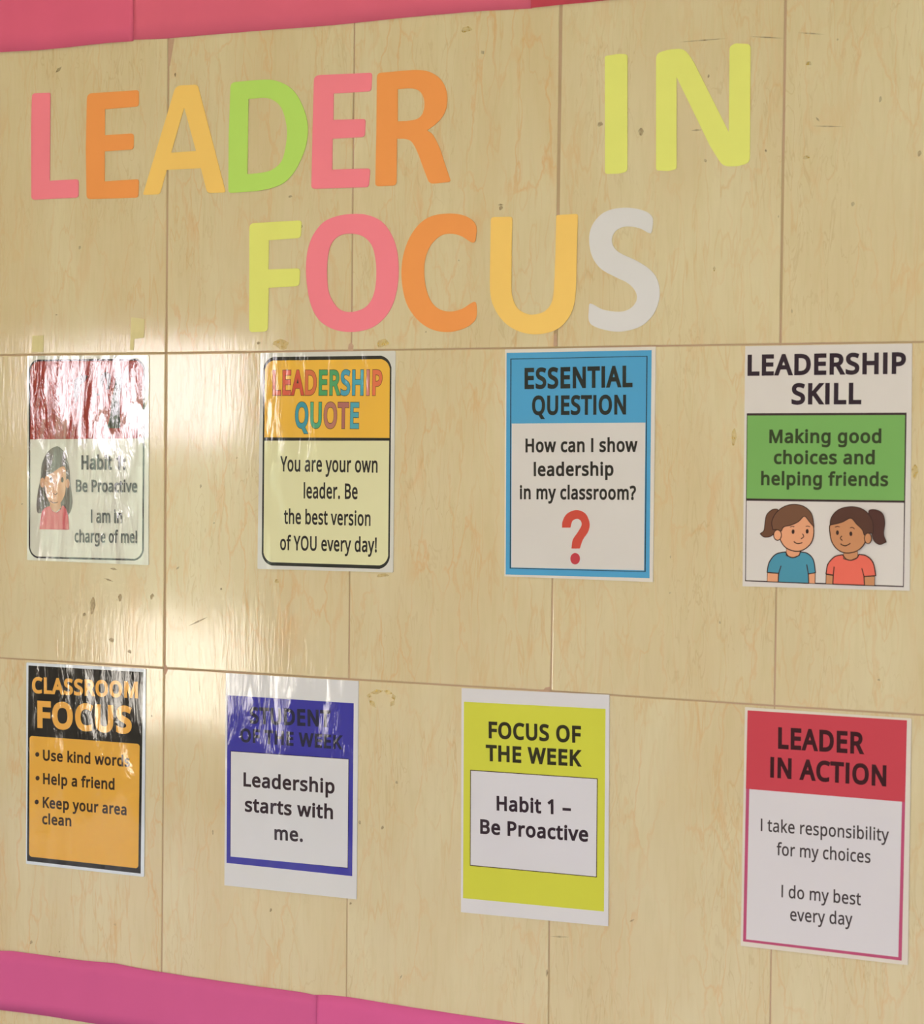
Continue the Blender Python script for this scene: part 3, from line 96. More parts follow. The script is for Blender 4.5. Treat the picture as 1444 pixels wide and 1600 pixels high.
   "lines":[["heading_line","LEADER",[44.9,251.3,154.2,251.9,27.0],42,"maroon_ink"],["heading_line","IN ACTION",[35.2,214.7,181.9,214.5,25.9],42,"maroon_ink"],["text_line","I take responsibility",[24.1,146.8,186.4,148.0,15.7],16,"soft_ink"],["text_line","for my choices",[45.1,118.4,164.0,119.4,15.7],16,"soft_ink"],["text_line","I do my best",[52.0,66.4,152.8,66.4,15.7],16,"soft_ink"],["text_line","every day",[63.8,38.4,143.0,40.5,15.8],16,"soft_ink"]]}}
STRIPS = {"top0":[[-366.3,446.3],[-295.3,445.9],[-225.7,443.7],[-157.4,444.3],[-107.0,445.2],[-57.9,444.7]],"top1":[[-57.9,446.6],[-0.8,444.1],[40.0,444.2],[134.7,443.7],[226.8,442.4],[300.7,442.3],[384.6,443.9],[441.9,443.6],[498.3,443.3],[564.6,440.8]],"top2":[[563.7,441.3],[604.5,442.2],[661.6,442.4],[714.2,442.9],[816.9,444.0],[916.3,445.0],[1090.4,446.7]],"bot0":[[-357.8,-887.8],[-286.2,-886.8],[-262.6,-884.5],[-216.0,-884.7],[-147.0,-884.7],[-113.1,-883.7],[-77.2,-882.4],[-46.1,-884.5],[0.1,-885.7],[52.2,-887.1],[179.0,-887.8],[230.5,-887.6],[257.0,-889.3]],"bot1":[[253.9,-888.8],[276.2,-886.6],[301.3,-885.8],[341.1,-886.3],[400.0,-888.0],[495.8,-889.2],[570.5,-889.7],[688.4,-889.6],[819.2,-891.8],[985.6,-893.9],[1112.4,-894.1]],"botl":[[-357.2,-976.0],[-285.6,-975.0],[-215.3,-974.0],[-169.2,-974.0],[-112.3,-974.5],[-1.3,-972.7],[138.1,-973.2],[257.9,-973.7]]}
STAINS = [["dark",[[-194.5,409.0],[-186.8,411.4],[-183.2,417.5],[-190.9,415.0]]],["dark",[[358.4,-648.2],[358.2,-649.3],[357.3,-649.8],[356.6,-650.3],[355.8,-650.9],[354.8,-651.0],[354.3,-650.0],[354.5,-648.6],[354.6,-647.5],[354.8,-647.1],[355.7,-646.6],[356.6,-645.9],[357.2,-645.9],[357.8,-646.8]]],["dark",[[974.6,370.0],[974.2,369.7],[973.8,369.4],[973.5,369.0],[972.9,368.7],[972.4,369.0],[972.2,369.6],[972.2,370.2],[972.1,370.6],[972.3,370.9],[972.9,371.3],[973.4,371.5],[973.8,371.2],[974.4,370.6]]],["yellow",[[940.6,343.6],[940.8,342.0],[939.6,341.4],[938.0,341.6],[936.8,341.6],[935.2,341.7],[933.9,342.4],[934.1,344.1],[934.9,345.6],[935.4,346.2],[936.5,346.1],[938.1,346.0],[939.2,346.0],[939.7,345.3]]],["dark",[[955.0,-599.3],[955.1,-599.7],[954.8,-599.9],[954.4,-599.9],[954.1,-599.9],[953.7,-600.0],[953.4,-599.8],[953.4,-599.4],[953.6,-599.0],[953.8,-598.8],[954.0,-598.8],[954.4,-598.8],[954.7,-598.7],[954.8,-598.9]]],["dark",[[766.9,382.3],[800.2,381.4],[832.9,382.2],[800.0,383.0]]],["dark",[[859.6,382.5],[882.8,378.8],[905.9,376.7],[882.9,380.4]]],["dark",[[922.1,382.5],[940.0,379.2],[957.8,377.5],[940.1,380.8]]],["dark",[[785.5,270.1],[793.3,268.9],[800.8,270.1],[793.1,271.3]]],["dark",[[721.9,272.1],[721.0,270.8],[720.3,268.9],[719.3,267.3],[717.5,267.2],[716.3,268.9],[715.8,270.9],[714.9,272.5],[714.6,273.9],[715.9,275.7],[717.6,277.3],[718.9,277.3],[720.6,275.7],[722.0,273.6]]],["dark",[[666.0,285.0],[665.6,283.8],[664.0,283.3],[662.6,282.9],[661.2,282.2],[659.4,282.3],[658.6,283.6],[658.9,285.5],[659.1,286.7],[659.5,287.3],[661.0,287.7],[662.7,288.3],[663.7,288.3],[664.9,287.0]]],["dark",[[943.4,266.7],[963.6,264.4],[983.6,263.6],[963.6,265.9]]],["dark",[[947.3,277.4],[948.8,273.8],[952.2,271.7],[950.6,275.3]]],["dark",[[803.1,230.7],[806.2,229.1],[807.3,232.0],[804.2,233.6]]],["yellow",[[845.2,226.9],[844.5,225.1],[842.3,224.4],[840.4,223.7],[838.3,222.8],[835.8,222.9],[834.6,224.8],[835.1,227.4],[835.4,229.3],[835.9,230.1],[838.0,230.8],[840.4,231.7],[841.9,231.6],[843.6,229.7]]],["yellow",[[940.5,228.5],[940.0,227.6],[938.2,227.3],[936.6,226.9],[935.0,226.5],[932.9,226.6],[932.0,227.6],[932.4,228.9],[932.7,229.8],[933.1,230.2],[934.8,230.5],[936.7,230.9],[937.9,230.8],[939.3,229.8]]],["dark",[[1079.0,226.0],[1078.3,225.1],[1077.5,224.3],[1076.8,223.1],[1075.7,222.5],[1074.7,223.1],[1074.4,224.7],[1074.3,226.2],[1074.1,227.2],[1074.5,228.1],[1075.7,229.1],[1076.7,229.8],[1077.5,229.2],[1078.6,227.5]]],["dark",[[998.3,168.8],[997.6,168.1],[996.7,167.5],[996.0,166.6],[994.9,166.1],[993.9,166.6],[993.6,167.8],[993.5,169.0],[993.2,169.7],[993.7,170.4],[994.9,171.2],[995.9,171.7],[996.8,171.2],[997.9,170.0]]],["dark",[[1029.4,294.2],[1029.2,292.7],[1028.5,292.1],[1027.9,291.5],[1027.3,290.7],[1026.5,290.7],[1026.1,292.2],[1026.2,294.4],[1026.3,295.9],[1026.4,296.5],[1027.1,297.1],[1027.8,297.9],[1028.3,297.9],[1028.9,296.4]]],["yellow",[[851.7,-115.8],[850.7,-118.8],[849.6,-121.5],[848.6,-125.1],[847.1,-127.4],[845.6,-125.6],[845.1,-120.6],[845.0,-115.8],[844.6,-112.9],[845.2,-110.1],[846.8,-106.5],[848.2,-104.3],[849.5,-106.1],[851.0,-111.1]]],["yellow",[[1081.0,-156.2],[1080.0,-158.6],[1079.3,-161.8],[1078.2,-164.7],[1076.2,-165.0],[1074.9,-162.3],[1074.2,-158.8],[1073.3,-156.3],[1072.9,-153.9],[1074.3,-150.7],[1076.2,-147.8],[1077.6,-147.5],[1079.5,-150.2],[1081.1,-153.7]]],["yellow",[[358.9,8.5],[357.8,6.1],[353.8,5.2],[350.5,4.2],[346.9,3.0],[342.4,3.0],[340.4,5.3],[341.3,8.7],[341.9,11.1],[342.8,12.1],[346.5,13.0],[350.7,14.3],[353.2,14.3],[356.2,11.9]]],["yellow",[[201.2,8.9],[200.1,6.0],[198.9,2.8],[193.9,1.3],[187.9,2.5],[184.3,5.1],[180.4,7.3],[176.6,9.2],[177.8,12.0],[183.4,15.2],[188.2,16.7],[193.2,15.5],[199.5,12.9],[202.6,10.7]]],["yellow",[[189.8,-319.1],[190.0,-321.0],[188.8,-321.8],[187.3,-321.8],[186.1,-321.8],[184.7,-321.9],[183.5,-321.2],[183.6,-319.4],[184.4,-317.5],[184.9,-316.7],[185.9,-316.7],[187.5,-316.7],[188.5,-316.6],[189.0,-317.3]]],["yellow",[[362.5,-305.4],[361.3,-306.4],[357.3,-307.0],[354.0,-307.5],[350.4,-308.2],[345.9,-308.4],[343.9,-307.5],[344.8,-306.0],[345.4,-304.9],[346.3,-304.4],[350.0,-303.9],[354.2,-303.2],[356.8,-303.1],[359.8,-304.0]]],["yellow",[[334.5,-466.7],[346.0,-467.7],[356.1,-462.0],[344.5,-460.9]]],["yellow",[[356.1,-462.0],[361.7,-467.1],[369.8,-465.5],[364.2,-460.4]]],["yellow",[[334.5,-466.7],[329.7,-470.1],[332.6,-474.6],[337.4,-471.2]]],["yellow",[[332.6,-474.6],[335.6,-482.9],[344.5,-486.2],[341.5,-478.0]]],["yellow",[[369.8,-465.5],[367.6,-471.0],[372.8,-474.0],[375.0,-468.6]]],["yellow",[[372.8,-474.0],[366.2,-476.8],[366.1,-483.1],[372.7,-480.4]]],["dark",[[-134.1,-378.8],[-134.5,-379.9],[-135.8,-380.4],[-136.8,-380.9],[-138.0,-381.6],[-139.4,-381.7],[-140.1,-380.6],[-139.8,-379.0],[-139.6,-377.9],[-139.3,-377.4],[-138.1,-376.9],[-136.8,-376.3],[-136.0,-376.2],[-135.0,-377.3]]],["dark",[[-117.6,-365.1],[-118.9,-368.6],[-120.5,-371.9],[-121.8,-376.1],[-123.9,-378.7],[-125.9,-376.7],[-126.4,-370.9],[-126.6,-365.4],[-127.1,-362.0],[-126.2,-358.8],[-124.0,-354.5],[-122.1,-351.9],[-120.4,-353.9],[-118.4,-359.6]]],["dark",[[-71.5,-352.2],[-72.4,-353.8],[-73.0,-355.9],[-74.0,-357.9],[-75.7,-358.1],[-76.8,-356.4],[-77.3,-354.1],[-78.1,-352.4],[-78.4,-350.9],[-77.2,-348.7],[-75.6,-346.7],[-74.3,-346.5],[-72.7,-348.2],[-71.4,-350.5]]],["dark",[[-85.0,-413.8],[-85.4,-415.1],[-85.8,-416.6],[-87.6,-417.4],[-89.8,-416.9],[-91.1,-415.9],[-92.5,-415.0],[-93.9,-414.2],[-93.5,-412.9],[-91.4,-411.3],[-89.7,-410.6],[-87.9,-411.0],[-85.6,-412.0],[-84.5,-412.9]]],["dark",[[-54.9,-429.0],[-54.6,-430.5],[-55.2,-431.7],[-56.8,-431.9],[-58.2,-431.3],[-59.4,-430.7],[-60.9,-430.3],[-61.5,-429.3],[-60.6,-427.7],[-59.4,-426.5],[-58.3,-426.3],[-56.8,-426.9],[-55.3,-427.5],[-54.9,-428.0]]],["dark",[[-16.0,-348.2],[-17.0,-349.4],[-18.2,-350.5],[-19.1,-351.9],[-20.7,-352.8],[-22.1,-352.2],[-22.5,-350.3],[-22.6,-348.5],[-22.9,-347.4],[-22.3,-346.3],[-20.7,-344.9],[-19.3,-344.0],[-18.1,-344.6],[-16.6,-346.5]]],["dark",[[-104.1,-324.7],[-95.7,-328.5],[-86.2,-329.6],[-94.6,-325.8]]],["dark",[[-93.0,-310.4],[-86.7,-312.9],[-79.7,-311.8],[-86.0,-309.3]]],["dark",[[42.2,-387.9],[58.9,-382.0],[74.2,-373.8],[57.6,-379.6]]],["dark",[[20.0,-308.6],[24.2,-307.2],[26.4,-303.9],[22.2,-305.2]]],["dark",[[97.7,-333.1],[97.8,-334.1],[97.2,-334.5],[96.4,-334.5],[95.8,-334.5],[95.0,-334.6],[94.4,-334.2],[94.5,-333.3],[94.9,-332.3],[95.2,-331.9],[95.7,-331.9],[96.5,-331.9],[97.0,-331.9],[97.2,-332.2]]],["dark",[[605.7,-770.3],[619.3,-770.3],[632.9,-768.2],[619.4,-768.2]]],["dark",[[716.5,-739.4],[720.6,-738.4],[723.5,-735.4],[719.4,-736.3]]],["dark",[[603.4,-818.6],[603.0,-819.9],[602.5,-821.2],[602.1,-822.8],[601.5,-823.8],[600.9,-823.1],[600.7,-821.0],[600.6,-818.9],[600.5,-817.6],[600.7,-816.4],[601.4,-814.7],[602.0,-813.7],[602.5,-814.4],[603.1,-816.5]]],["dark",[[384.9,-852.3],[387.9,-848.9],[388.8,-844.9],[385.8,-848.2]]],["dark",[[-176.6,-876.6],[-176.8,-877.2],[-177.3,-877.5],[-177.7,-877.8],[-178.2,-878.1],[-178.8,-878.2],[-179.0,-877.7],[-178.9,-876.9],[-178.9,-876.3],[-178.7,-876.1],[-178.3,-875.8],[-177.7,-875.4],[-177.4,-875.4],[-177.0,-875.9]]],["dark",[[-226.2,-867.8],[-226.5,-869.0],[-227.5,-869.5],[-228.4,-870.1],[-229.4,-870.8],[-230.5,-871.0],[-231.1,-869.9],[-230.8,-868.3],[-230.7,-867.2],[-230.5,-866.7],[-229.5,-866.1],[-228.4,-865.4],[-227.7,-865.3],[-226.9,-866.3]]],["dark",[[206.3,212.3],[205.9,211.6],[204.6,211.4],[203.4,211.1],[202.1,210.8],[200.6,210.8],[199.9,211.5],[200.2,212.5],[200.4,213.2],[200.7,213.5],[202.0,213.7],[203.5,214.0],[204.4,214.0],[205.4,213.3]]],["dark",[[157.1,11.2],[156.2,10.7],[155.0,10.2],[154.1,9.5],[152.7,9.2],[151.3,9.5],[151.0,10.4],[150.8,11.3],[150.5,11.9],[151.2,12.4],[152.7,13.0],[154.0,13.4],[155.1,13.0],[156.5,12.1]]],["dark",[[-146.9,153.5],[-147.2,152.4],[-148.2,152.0],[-149.0,151.5],[-150.0,151.0],[-151.1,151.0],[-151.6,152.1],[-151.4,153.6],[-151.2,154.7],[-151.0,155.2],[-150.1,155.6],[-149.0,156.1],[-148.3,156.1],[-147.6,155.1]]],["dark",[[223.0,170.3],[222.8,169.5],[222.3,169.1],[221.8,168.8],[221.3,168.3],[220.7,168.3],[220.4,169.2],[220.5,170.4],[220.6,171.3],[220.7,171.6],[221.2,172.0],[221.8,172.4],[222.2,172.4],[222.6,171.6]]],["dark",[[491.5,387.6],[495.9,386.6],[496.1,390.6],[491.7,391.5]]],["yellow",[[478.2,420.5],[477.2,418.9],[473.8,418.5],[471.0,418.0],[467.9,417.3],[464.1,417.6],[462.4,419.3],[463.2,421.6],[463.6,423.3],[464.4,423.9],[467.6,424.4],[471.2,425.0],[473.4,424.8],[475.9,423.0]]],["dark",[[526.1,183.4],[525.3,182.6],[524.3,182.0],[523.5,181.1],[522.2,180.5],[520.9,181.1],[520.6,182.4],[520.5,183.6],[520.2,184.4],[520.8,185.1],[522.2,186.0],[523.3,186.5],[524.3,186.0],[525.6,184.6]]],["dark",[[518.2,187.9],[522.3,186.5],[526.5,187.6],[522.3,189.0]]],["dark",[[409.9,113.8],[409.4,113.3],[408.7,112.9],[408.1,112.2],[407.2,111.9],[406.4,112.2],[406.2,113.1],[406.1,114.0],[405.9,114.5],[406.3,115.0],[407.2,115.6],[408.0,115.9],[408.7,115.6],[409.6,114.7]]],["dark",[[86.6,-677.9],[86.4,-679.0],[86.3,-680.5],[85.9,-681.4],[85.3,-681.1],[85.0,-680.0],[84.7,-678.9],[84.3,-678.1],[84.4,-677.0],[84.8,-675.5],[85.3,-674.5],[85.8,-674.9],[86.3,-676.0],[86.7,-677.0]]],["dark",[[956.2,-11.8],[956.0,-12.1],[955.8,-12.4],[955.3,-12.7],[954.6,-12.6],[954.1,-12.3],[953.8,-12.0],[953.3,-11.7],[953.4,-11.5],[954.0,-11.1],[954.6,-10.9],[955.2,-10.9],[955.9,-11.3],[956.4,-11.6]]],["yellow",[[-139.3,-579.0],[-139.7,-579.9],[-139.9,-581.1],[-140.4,-582.1],[-141.1,-582.1],[-141.6,-581.1],[-141.9,-580.0],[-142.3,-579.2],[-142.4,-578.4],[-141.8,-577.2],[-141.1,-576.2],[-140.5,-576.2],[-139.8,-577.1],[-139.2,-578.2]]],["dark",[[944.9,-712.7],[944.9,-713.5],[944.3,-713.9],[943.6,-714.0],[943.1,-714.1],[942.3,-714.2],[941.8,-713.9],[941.8,-713.0],[942.2,-712.1],[942.4,-711.8],[942.9,-711.7],[943.7,-711.6],[944.2,-711.5],[944.4,-711.9]]],["dark",[[-248.3,-220.5],[-248.6,-220.9],[-249.3,-221.1],[-249.9,-221.3],[-250.6,-221.6],[-251.4,-221.6],[-251.7,-221.1],[-251.6,-220.5],[-251.6,-220.2],[-251.4,-219.9],[-250.6,-219.7],[-249.9,-219.4],[-249.4,-219.4],[-248.8,-219.9]]],["dark",[[809.5,336.9],[809.3,336.2],[808.7,335.8],[808.2,335.3],[807.7,334.9],[807.0,335.0],[806.8,335.9],[806.9,337.1],[806.9,337.8],[807.0,338.2],[807.6,338.7],[808.2,339.1],[808.6,339.0],[809.1,338.1]]],["dark",[[14.3,392.0],[13.9,391.3],[13.7,390.3],[13.2,389.3],[12.5,389.2],[12.0,390.1],[11.8,391.3],[11.4,392.2],[11.3,393.0],[11.8,394.0],[12.5,394.9],[13.1,395.0],[13.8,394.1],[14.4,392.9]]],["dark",[[-18.0,-519.7],[-17.8,-520.7],[-18.2,-521.4],[-18.8,-521.4],[-19.3,-521.1],[-19.8,-520.9],[-20.3,-520.6],[-20.4,-519.8],[-20.1,-518.7],[-19.7,-518.0],[-19.4,-518.1],[-18.8,-518.4],[-18.3,-518.6],[-18.1,-518.9]]],["yellow",[[820.7,95.1],[820.2,94.3],[819.9,93.3],[819.5,92.2],[818.7,92.0],[818.2,92.9],[818.0,94.2],[817.7,95.2],[817.5,96.0],[818.0,97.0],[818.7,98.1],[819.3,98.3],[820.0,97.4],[820.7,96.1]]],["dark",[[497.4,-527.0],[497.6,-527.3],[497.1,-527.6],[496.2,-527.6],[495.5,-527.6],[494.7,-527.6],[494.0,-527.5],[493.9,-527.2],[494.4,-526.8],[494.9,-526.5],[495.4,-526.5],[496.2,-526.6],[496.9,-526.6],[497.1,-526.7]]],["dark",[[902.4,157.2],[902.2,156.8],[902.1,156.1],[901.9,155.6],[901.5,155.6],[901.3,156.2],[901.2,156.8],[901.0,157.3],[900.9,157.8],[901.2,158.4],[901.5,158.9],[901.8,158.9],[902.2,158.3],[902.4,157.7]]],["dark",[[85.2,-240.8],[84.9,-241.1],[84.2,-241.3],[83.7,-241.5],[83.0,-241.7],[82.3,-241.7],[82.0,-241.4],[82.1,-240.9],[82.1,-240.6],[82.3,-240.4],[83.0,-240.2],[83.7,-240.0],[84.2,-240.0],[84.8,-240.4]]],["yellow",[[189.5,-247.6],[189.3,-248.0],[189.2,-248.5],[188.8,-248.7],[188.3,-248.6],[188.0,-248.2],[187.7,-247.9],[187.3,-247.7],[187.4,-247.3],[187.9,-246.8],[188.3,-246.6],[188.8,-246.7],[189.3,-247.1],[189.6,-247.4]]],["yellow",[[669.0,-207.2],[669.1,-207.7],[668.9,-208.2],[668.1,-208.4],[667.4,-208.1],[666.8,-207.8],[666.2,-207.6],[665.7,-207.3],[666.1,-206.7],[666.8,-206.2],[667.4,-206.0],[668.1,-206.3],[668.9,-206.6],[669.2,-206.9]]],["dark",[[-105.9,-552.5],[-106.0,-553.0],[-106.5,-553.2],[-107.0,-553.3],[-107.5,-553.5],[-108.1,-553.6],[-108.5,-553.3],[-108.4,-552.7],[-108.2,-552.2],[-108.0,-552.0],[-107.6,-551.9],[-107.0,-551.8],[-106.6,-551.7],[-106.3,-552.0]]],["dark",[[596.0,-665.8],[595.9,-666.9],[595.8,-668.2],[595.1,-668.7],[594.2,-668.3],[593.7,-667.5],[593.1,-666.8],[592.6,-666.1],[592.8,-665.0],[593.6,-663.7],[594.2,-663.1],[594.9,-663.6],[595.8,-664.4],[596.2,-665.1]]],["dark",[[-187.9,57.1],[-187.9,56.7],[-188.7,56.6],[-189.6,56.6],[-190.3,56.5],[-191.2,56.5],[-191.9,56.7],[-191.7,57.2],[-191.3,57.5],[-191.1,57.7],[-190.4,57.7],[-189.5,57.7],[-188.9,57.7],[-188.5,57.5]]],["dark",[[62.3,-189.2],[61.9,-190.0],[61.4,-190.8],[61.0,-191.8],[60.4,-192.4],[59.7,-191.9],[59.6,-190.5],[59.5,-189.2],[59.4,-188.5],[59.6,-187.7],[60.3,-186.7],[60.9,-186.1],[61.4,-186.6],[62.1,-187.9]]],["dark",[[504.1,-732.6],[504.0,-733.2],[503.9,-733.9],[503.2,-734.3],[502.4,-734.1],[501.9,-733.6],[501.4,-733.3],[500.9,-733.0],[501.1,-732.3],[501.8,-731.6],[502.4,-731.2],[503.1,-731.4],[503.9,-731.9],[504.3,-732.2]]],["dark",[[1038.2,-410.2],[1038.2,-410.7],[1038.0,-411.2],[1037.3,-411.4],[1036.6,-411.2],[1036.1,-410.9],[1035.5,-410.7],[1035.0,-410.4],[1035.3,-409.8],[1036.0,-409.2],[1036.6,-409.1],[1037.3,-409.3],[1038.0,-409.6],[1038.3,-409.9]]],["dark",[[934.1,-286.6],[934.0,-287.0],[933.6,-287.2],[933.2,-287.3],[932.8,-287.4],[932.4,-287.5],[932.1,-287.2],[932.2,-286.6],[932.3,-286.2],[932.4,-286.0],[932.8,-285.9],[933.2,-285.7],[933.5,-285.7],[933.8,-286.0]]],["yellow",[[209.6,-233.3],[209.3,-234.3],[208.6,-234.7],[207.9,-235.2],[207.2,-235.7],[206.3,-235.7],[205.9,-234.8],[206.1,-233.4],[206.2,-232.5],[206.3,-232.1],[207.1,-231.6],[207.9,-231.1],[208.5,-231.1],[209.1,-232.0]]],["dark",[[378.8,-585.0],[379.0,-586.4],[378.5,-587.1],[377.6,-587.1],[377.0,-586.9],[376.3,-586.8],[375.6,-586.4],[375.5,-585.3],[376.0,-583.9],[376.4,-583.1],[376.9,-583.2],[377.7,-583.4],[378.3,-583.4],[378.5,-583.9]]],["yellow",[[766.5,-268.4],[766.3,-268.9],[766.1,-269.5],[765.9,-270.1],[765.5,-270.2],[765.2,-269.6],[765.1,-268.9],[764.8,-268.4],[764.8,-267.9],[765.1,-267.2],[765.5,-266.6],[765.8,-266.6],[766.2,-267.2],[766.5,-267.8]]],["dark",[[921.4,40.3],[921.3,39.5],[921.2,38.5],[920.9,37.7],[920.6,37.8],[920.3,38.6],[920.2,39.6],[920.0,40.3],[919.9,41.1],[920.2,42.1],[920.5,42.9],[920.8,42.9],[921.2,42.0],[921.5,41.0]]],["yellow",[[659.6,-64.2],[659.2,-64.5],[658.7,-64.8],[658.3,-65.2],[657.6,-65.4],[657.0,-65.2],[656.8,-64.7],[656.8,-64.2],[656.6,-63.9],[656.9,-63.6],[657.6,-63.2],[658.2,-63.0],[658.7,-63.2],[659.4,-63.7]]],["dark",[[183.4,-778.4],[183.2,-779.6],[182.4,-780.2],[181.7,-780.6],[181.0,-781.2],[180.1,-781.4],[179.6,-780.4],[179.8,-778.8],[180.0,-777.6],[180.1,-777.1],[180.9,-776.7],[181.7,-776.1],[182.2,-776.0],[182.8,-776.9]]],["yellow",[[917.5,-56.1],[917.7,-57.5],[917.5,-58.6],[916.9,-58.7],[916.4,-58.1],[915.9,-57.4],[915.4,-57.0],[915.1,-56.1],[915.4,-54.8],[915.9,-53.7],[916.3,-53.5],[916.8,-54.1],[917.4,-54.8],[917.6,-55.3]]],["yellow",[[121.6,-148.8],[121.4,-149.3],[120.8,-149.5],[120.3,-149.8],[119.7,-150.1],[119.0,-150.1],[118.7,-149.6],[118.9,-148.8],[118.9,-148.4],[119.1,-148.1],[119.6,-147.9],[120.3,-147.6],[120.7,-147.6],[121.2,-148.1]]],["dark",[[-200.6,-583.5],[-200.5,-584.7],[-200.8,-585.4],[-201.3,-585.4],[-201.7,-585.1],[-202.2,-584.9],[-202.7,-584.6],[-202.7,-583.6],[-202.4,-582.4],[-202.1,-581.7],[-201.8,-581.7],[-201.3,-582.0],[-200.9,-582.2],[-200.8,-582.6]]],["yellow",[[415.5,22.6],[415.5,22.0],[415.0,21.8],[414.6,21.7],[414.2,21.5],[413.6,21.5],[413.3,21.9],[413.5,22.6],[413.6,23.2],[413.7,23.4],[414.1,23.5],[414.6,23.7],[414.9,23.7],[415.2,23.3]]],["yellow",[[767.6,-314.0],[767.1,-314.3],[766.5,-314.6],[766.1,-315.0],[765.3,-315.3],[764.6,-315.1],[764.4,-314.6],[764.2,-314.1],[764.1,-313.9],[764.4,-313.6],[765.3,-313.2],[766.0,-312.9],[766.6,-313.1],[767.4,-313.6]]],["dark",[[1016.2,-155.5],[1016.2,-156.3],[1016.1,-157.2],[1015.8,-157.6],[1015.4,-157.3],[1015.1,-156.6],[1014.8,-156.1],[1014.6,-155.5],[1014.7,-154.7],[1015.0,-153.8],[1015.3,-153.4],[1015.7,-153.8],[1016.1,-154.5],[1016.3,-155.0]]],["dark",[[322.9,-644.2],[322.5,-645.1],[322.3,-646.3],[321.6,-647.1],[320.7,-646.9],[320.1,-646.0],[319.6,-645.2],[319.0,-644.5],[319.1,-643.6],[319.9,-642.4],[320.7,-641.6],[321.5,-641.8],[322.5,-642.7],[323.1,-643.5]]],["dark",[[541.2,-553.1],[540.8,-553.5],[540.5,-553.9],[540.0,-554.3],[539.1,-554.4],[538.6,-554.1],[538.3,-553.6],[537.9,-553.3],[537.8,-553.0],[538.4,-552.5],[539.2,-552.1],[539.9,-552.1],[540.7,-552.4],[541.3,-552.8]]],["dark",[[344.1,326.9],[343.7,326.5],[343.0,326.2],[342.5,325.8],[341.7,325.5],[340.9,325.7],[340.7,326.4],[340.7,327.1],[340.6,327.5],[340.9,327.8],[341.7,328.2],[342.5,328.5],[343.0,328.2],[343.8,327.5]]],["dark",[[120.3,352.0],[120.0,351.7],[119.8,351.3],[119.2,351.0],[118.3,351.2],[117.8,351.6],[117.4,351.9],[116.9,352.2],[116.9,352.5],[117.7,352.9],[118.4,353.1],[119.1,353.0],[119.9,352.6],[120.4,352.2]]],["dark",[[309.9,-756.6],[309.7,-757.4],[308.9,-757.8],[308.3,-758.1],[307.6,-758.6],[306.8,-758.7],[306.4,-758.0],[306.5,-756.9],[306.7,-756.1],[306.8,-755.7],[307.5,-755.4],[308.3,-754.9],[308.8,-754.8],[309.4,-755.5]]],["dark",[[-80.4,-354.9],[-80.3,-355.6],[-80.5,-356.2],[-81.0,-356.2],[-81.5,-355.9],[-81.9,-355.7],[-82.3,-355.5],[-82.5,-355.0],[-82.2,-354.3],[-81.8,-353.8],[-81.5,-353.7],[-81.0,-354.0],[-80.5,-354.2],[-80.4,-354.4]]],["dark",[[885.5,239.4],[885.3,238.9],[885.1,238.2],[884.6,237.8],[883.9,238.0],[883.5,238.6],[883.1,239.1],[882.7,239.6],[882.7,240.1],[883.3,240.8],[883.9,241.2],[884.5,241.0],[885.2,240.4],[885.6,239.8]]],["dark",[[1067.4,-246.8],[1067.1,-247.1],[1066.9,-247.4],[1066.7,-247.8],[1066.2,-247.8],[1065.9,-247.6],[1065.8,-247.2],[1065.6,-246.9],[1065.5,-246.6],[1065.8,-246.3],[1066.2,-246.0],[1066.6,-245.9],[1067.0,-246.2],[1067.4,-246.5]]],["dark",[[833.6,-348.8],[833.8,-350.0],[833.5,-350.7],[833.0,-350.6],[832.7,-350.3],[832.3,-350.1],[831.8,-349.8],[831.8,-348.9],[832.0,-347.7],[832.3,-347.0],[832.6,-347.1],[833.0,-347.4],[833.4,-347.5],[833.5,-347.9]]],["yellow",[[-78.3,-826.2],[-78.2,-827.0],[-78.5,-827.8],[-79.4,-828.0],[-80.2,-827.7],[-80.8,-827.3],[-81.6,-827.1],[-82.1,-826.6],[-81.6,-825.7],[-80.8,-824.9],[-80.2,-824.8],[-79.4,-825.1],[-78.5,-825.4],[-78.3,-825.7]]],["yellow",[[-233.3,-732.8],[-233.7,-733.3],[-234.2,-733.7],[-234.6,-734.3],[-235.2,-734.7],[-235.8,-734.5],[-235.9,-733.8],[-236.0,-733.1],[-236.1,-732.6],[-235.9,-732.2],[-235.2,-731.6],[-234.6,-731.2],[-234.2,-731.4],[-233.6,-732.1]]],["dark",[[196.0,101.3],[195.6,100.3],[195.3,99.0],[194.6,98.0],[193.7,98.2],[193.0,99.3],[192.6,100.5],[192.1,101.4],[192.0,102.4],[192.8,103.7],[193.7,104.6],[194.5,104.4],[195.4,103.3],[196.1,102.1]]],["dark",[[463.3,116.5],[463.4,115.7],[463.0,115.3],[462.5,115.4],[462.1,115.5],[461.6,115.5],[461.2,115.8],[461.2,116.5],[461.5,117.3],[461.7,117.7],[462.0,117.6],[462.6,117.5],[462.9,117.5],[463.1,117.2]]]]
TAPES = [[[-232.8,27.2],[-212.6,27.4],[-213.6,2.9],[-234.2,3.1]],[[-59.0,51.0],[-36.2,48.2],[-37.1,21.9],[-53.8,19.7],[-55.1,4.1],[-60.9,4.2]]]
CHIPS = [[[592.4,-446.9],[595.1,-444.2],[601.5,-443.0],[601.6,-450.5],[583.3,-449.9],[583.3,-448.2]],[[0.3,443.6],[11.1,442.8],[6.0,417.0],[3.9,405.4],[0.7,405.6]],[[295.7,-1.1],[296.6,7.6],[300.5,10.1],[304.5,5.7],[303.6,-1.2]],[[601.0,16.8],[604.6,17.6],[605.7,1.8],[600.3,1.0]],[[1.7,-444.5],[5.0,-446.2],[8.3,-451.5],[5.1,-458.1],[0.7,-461.1]]]
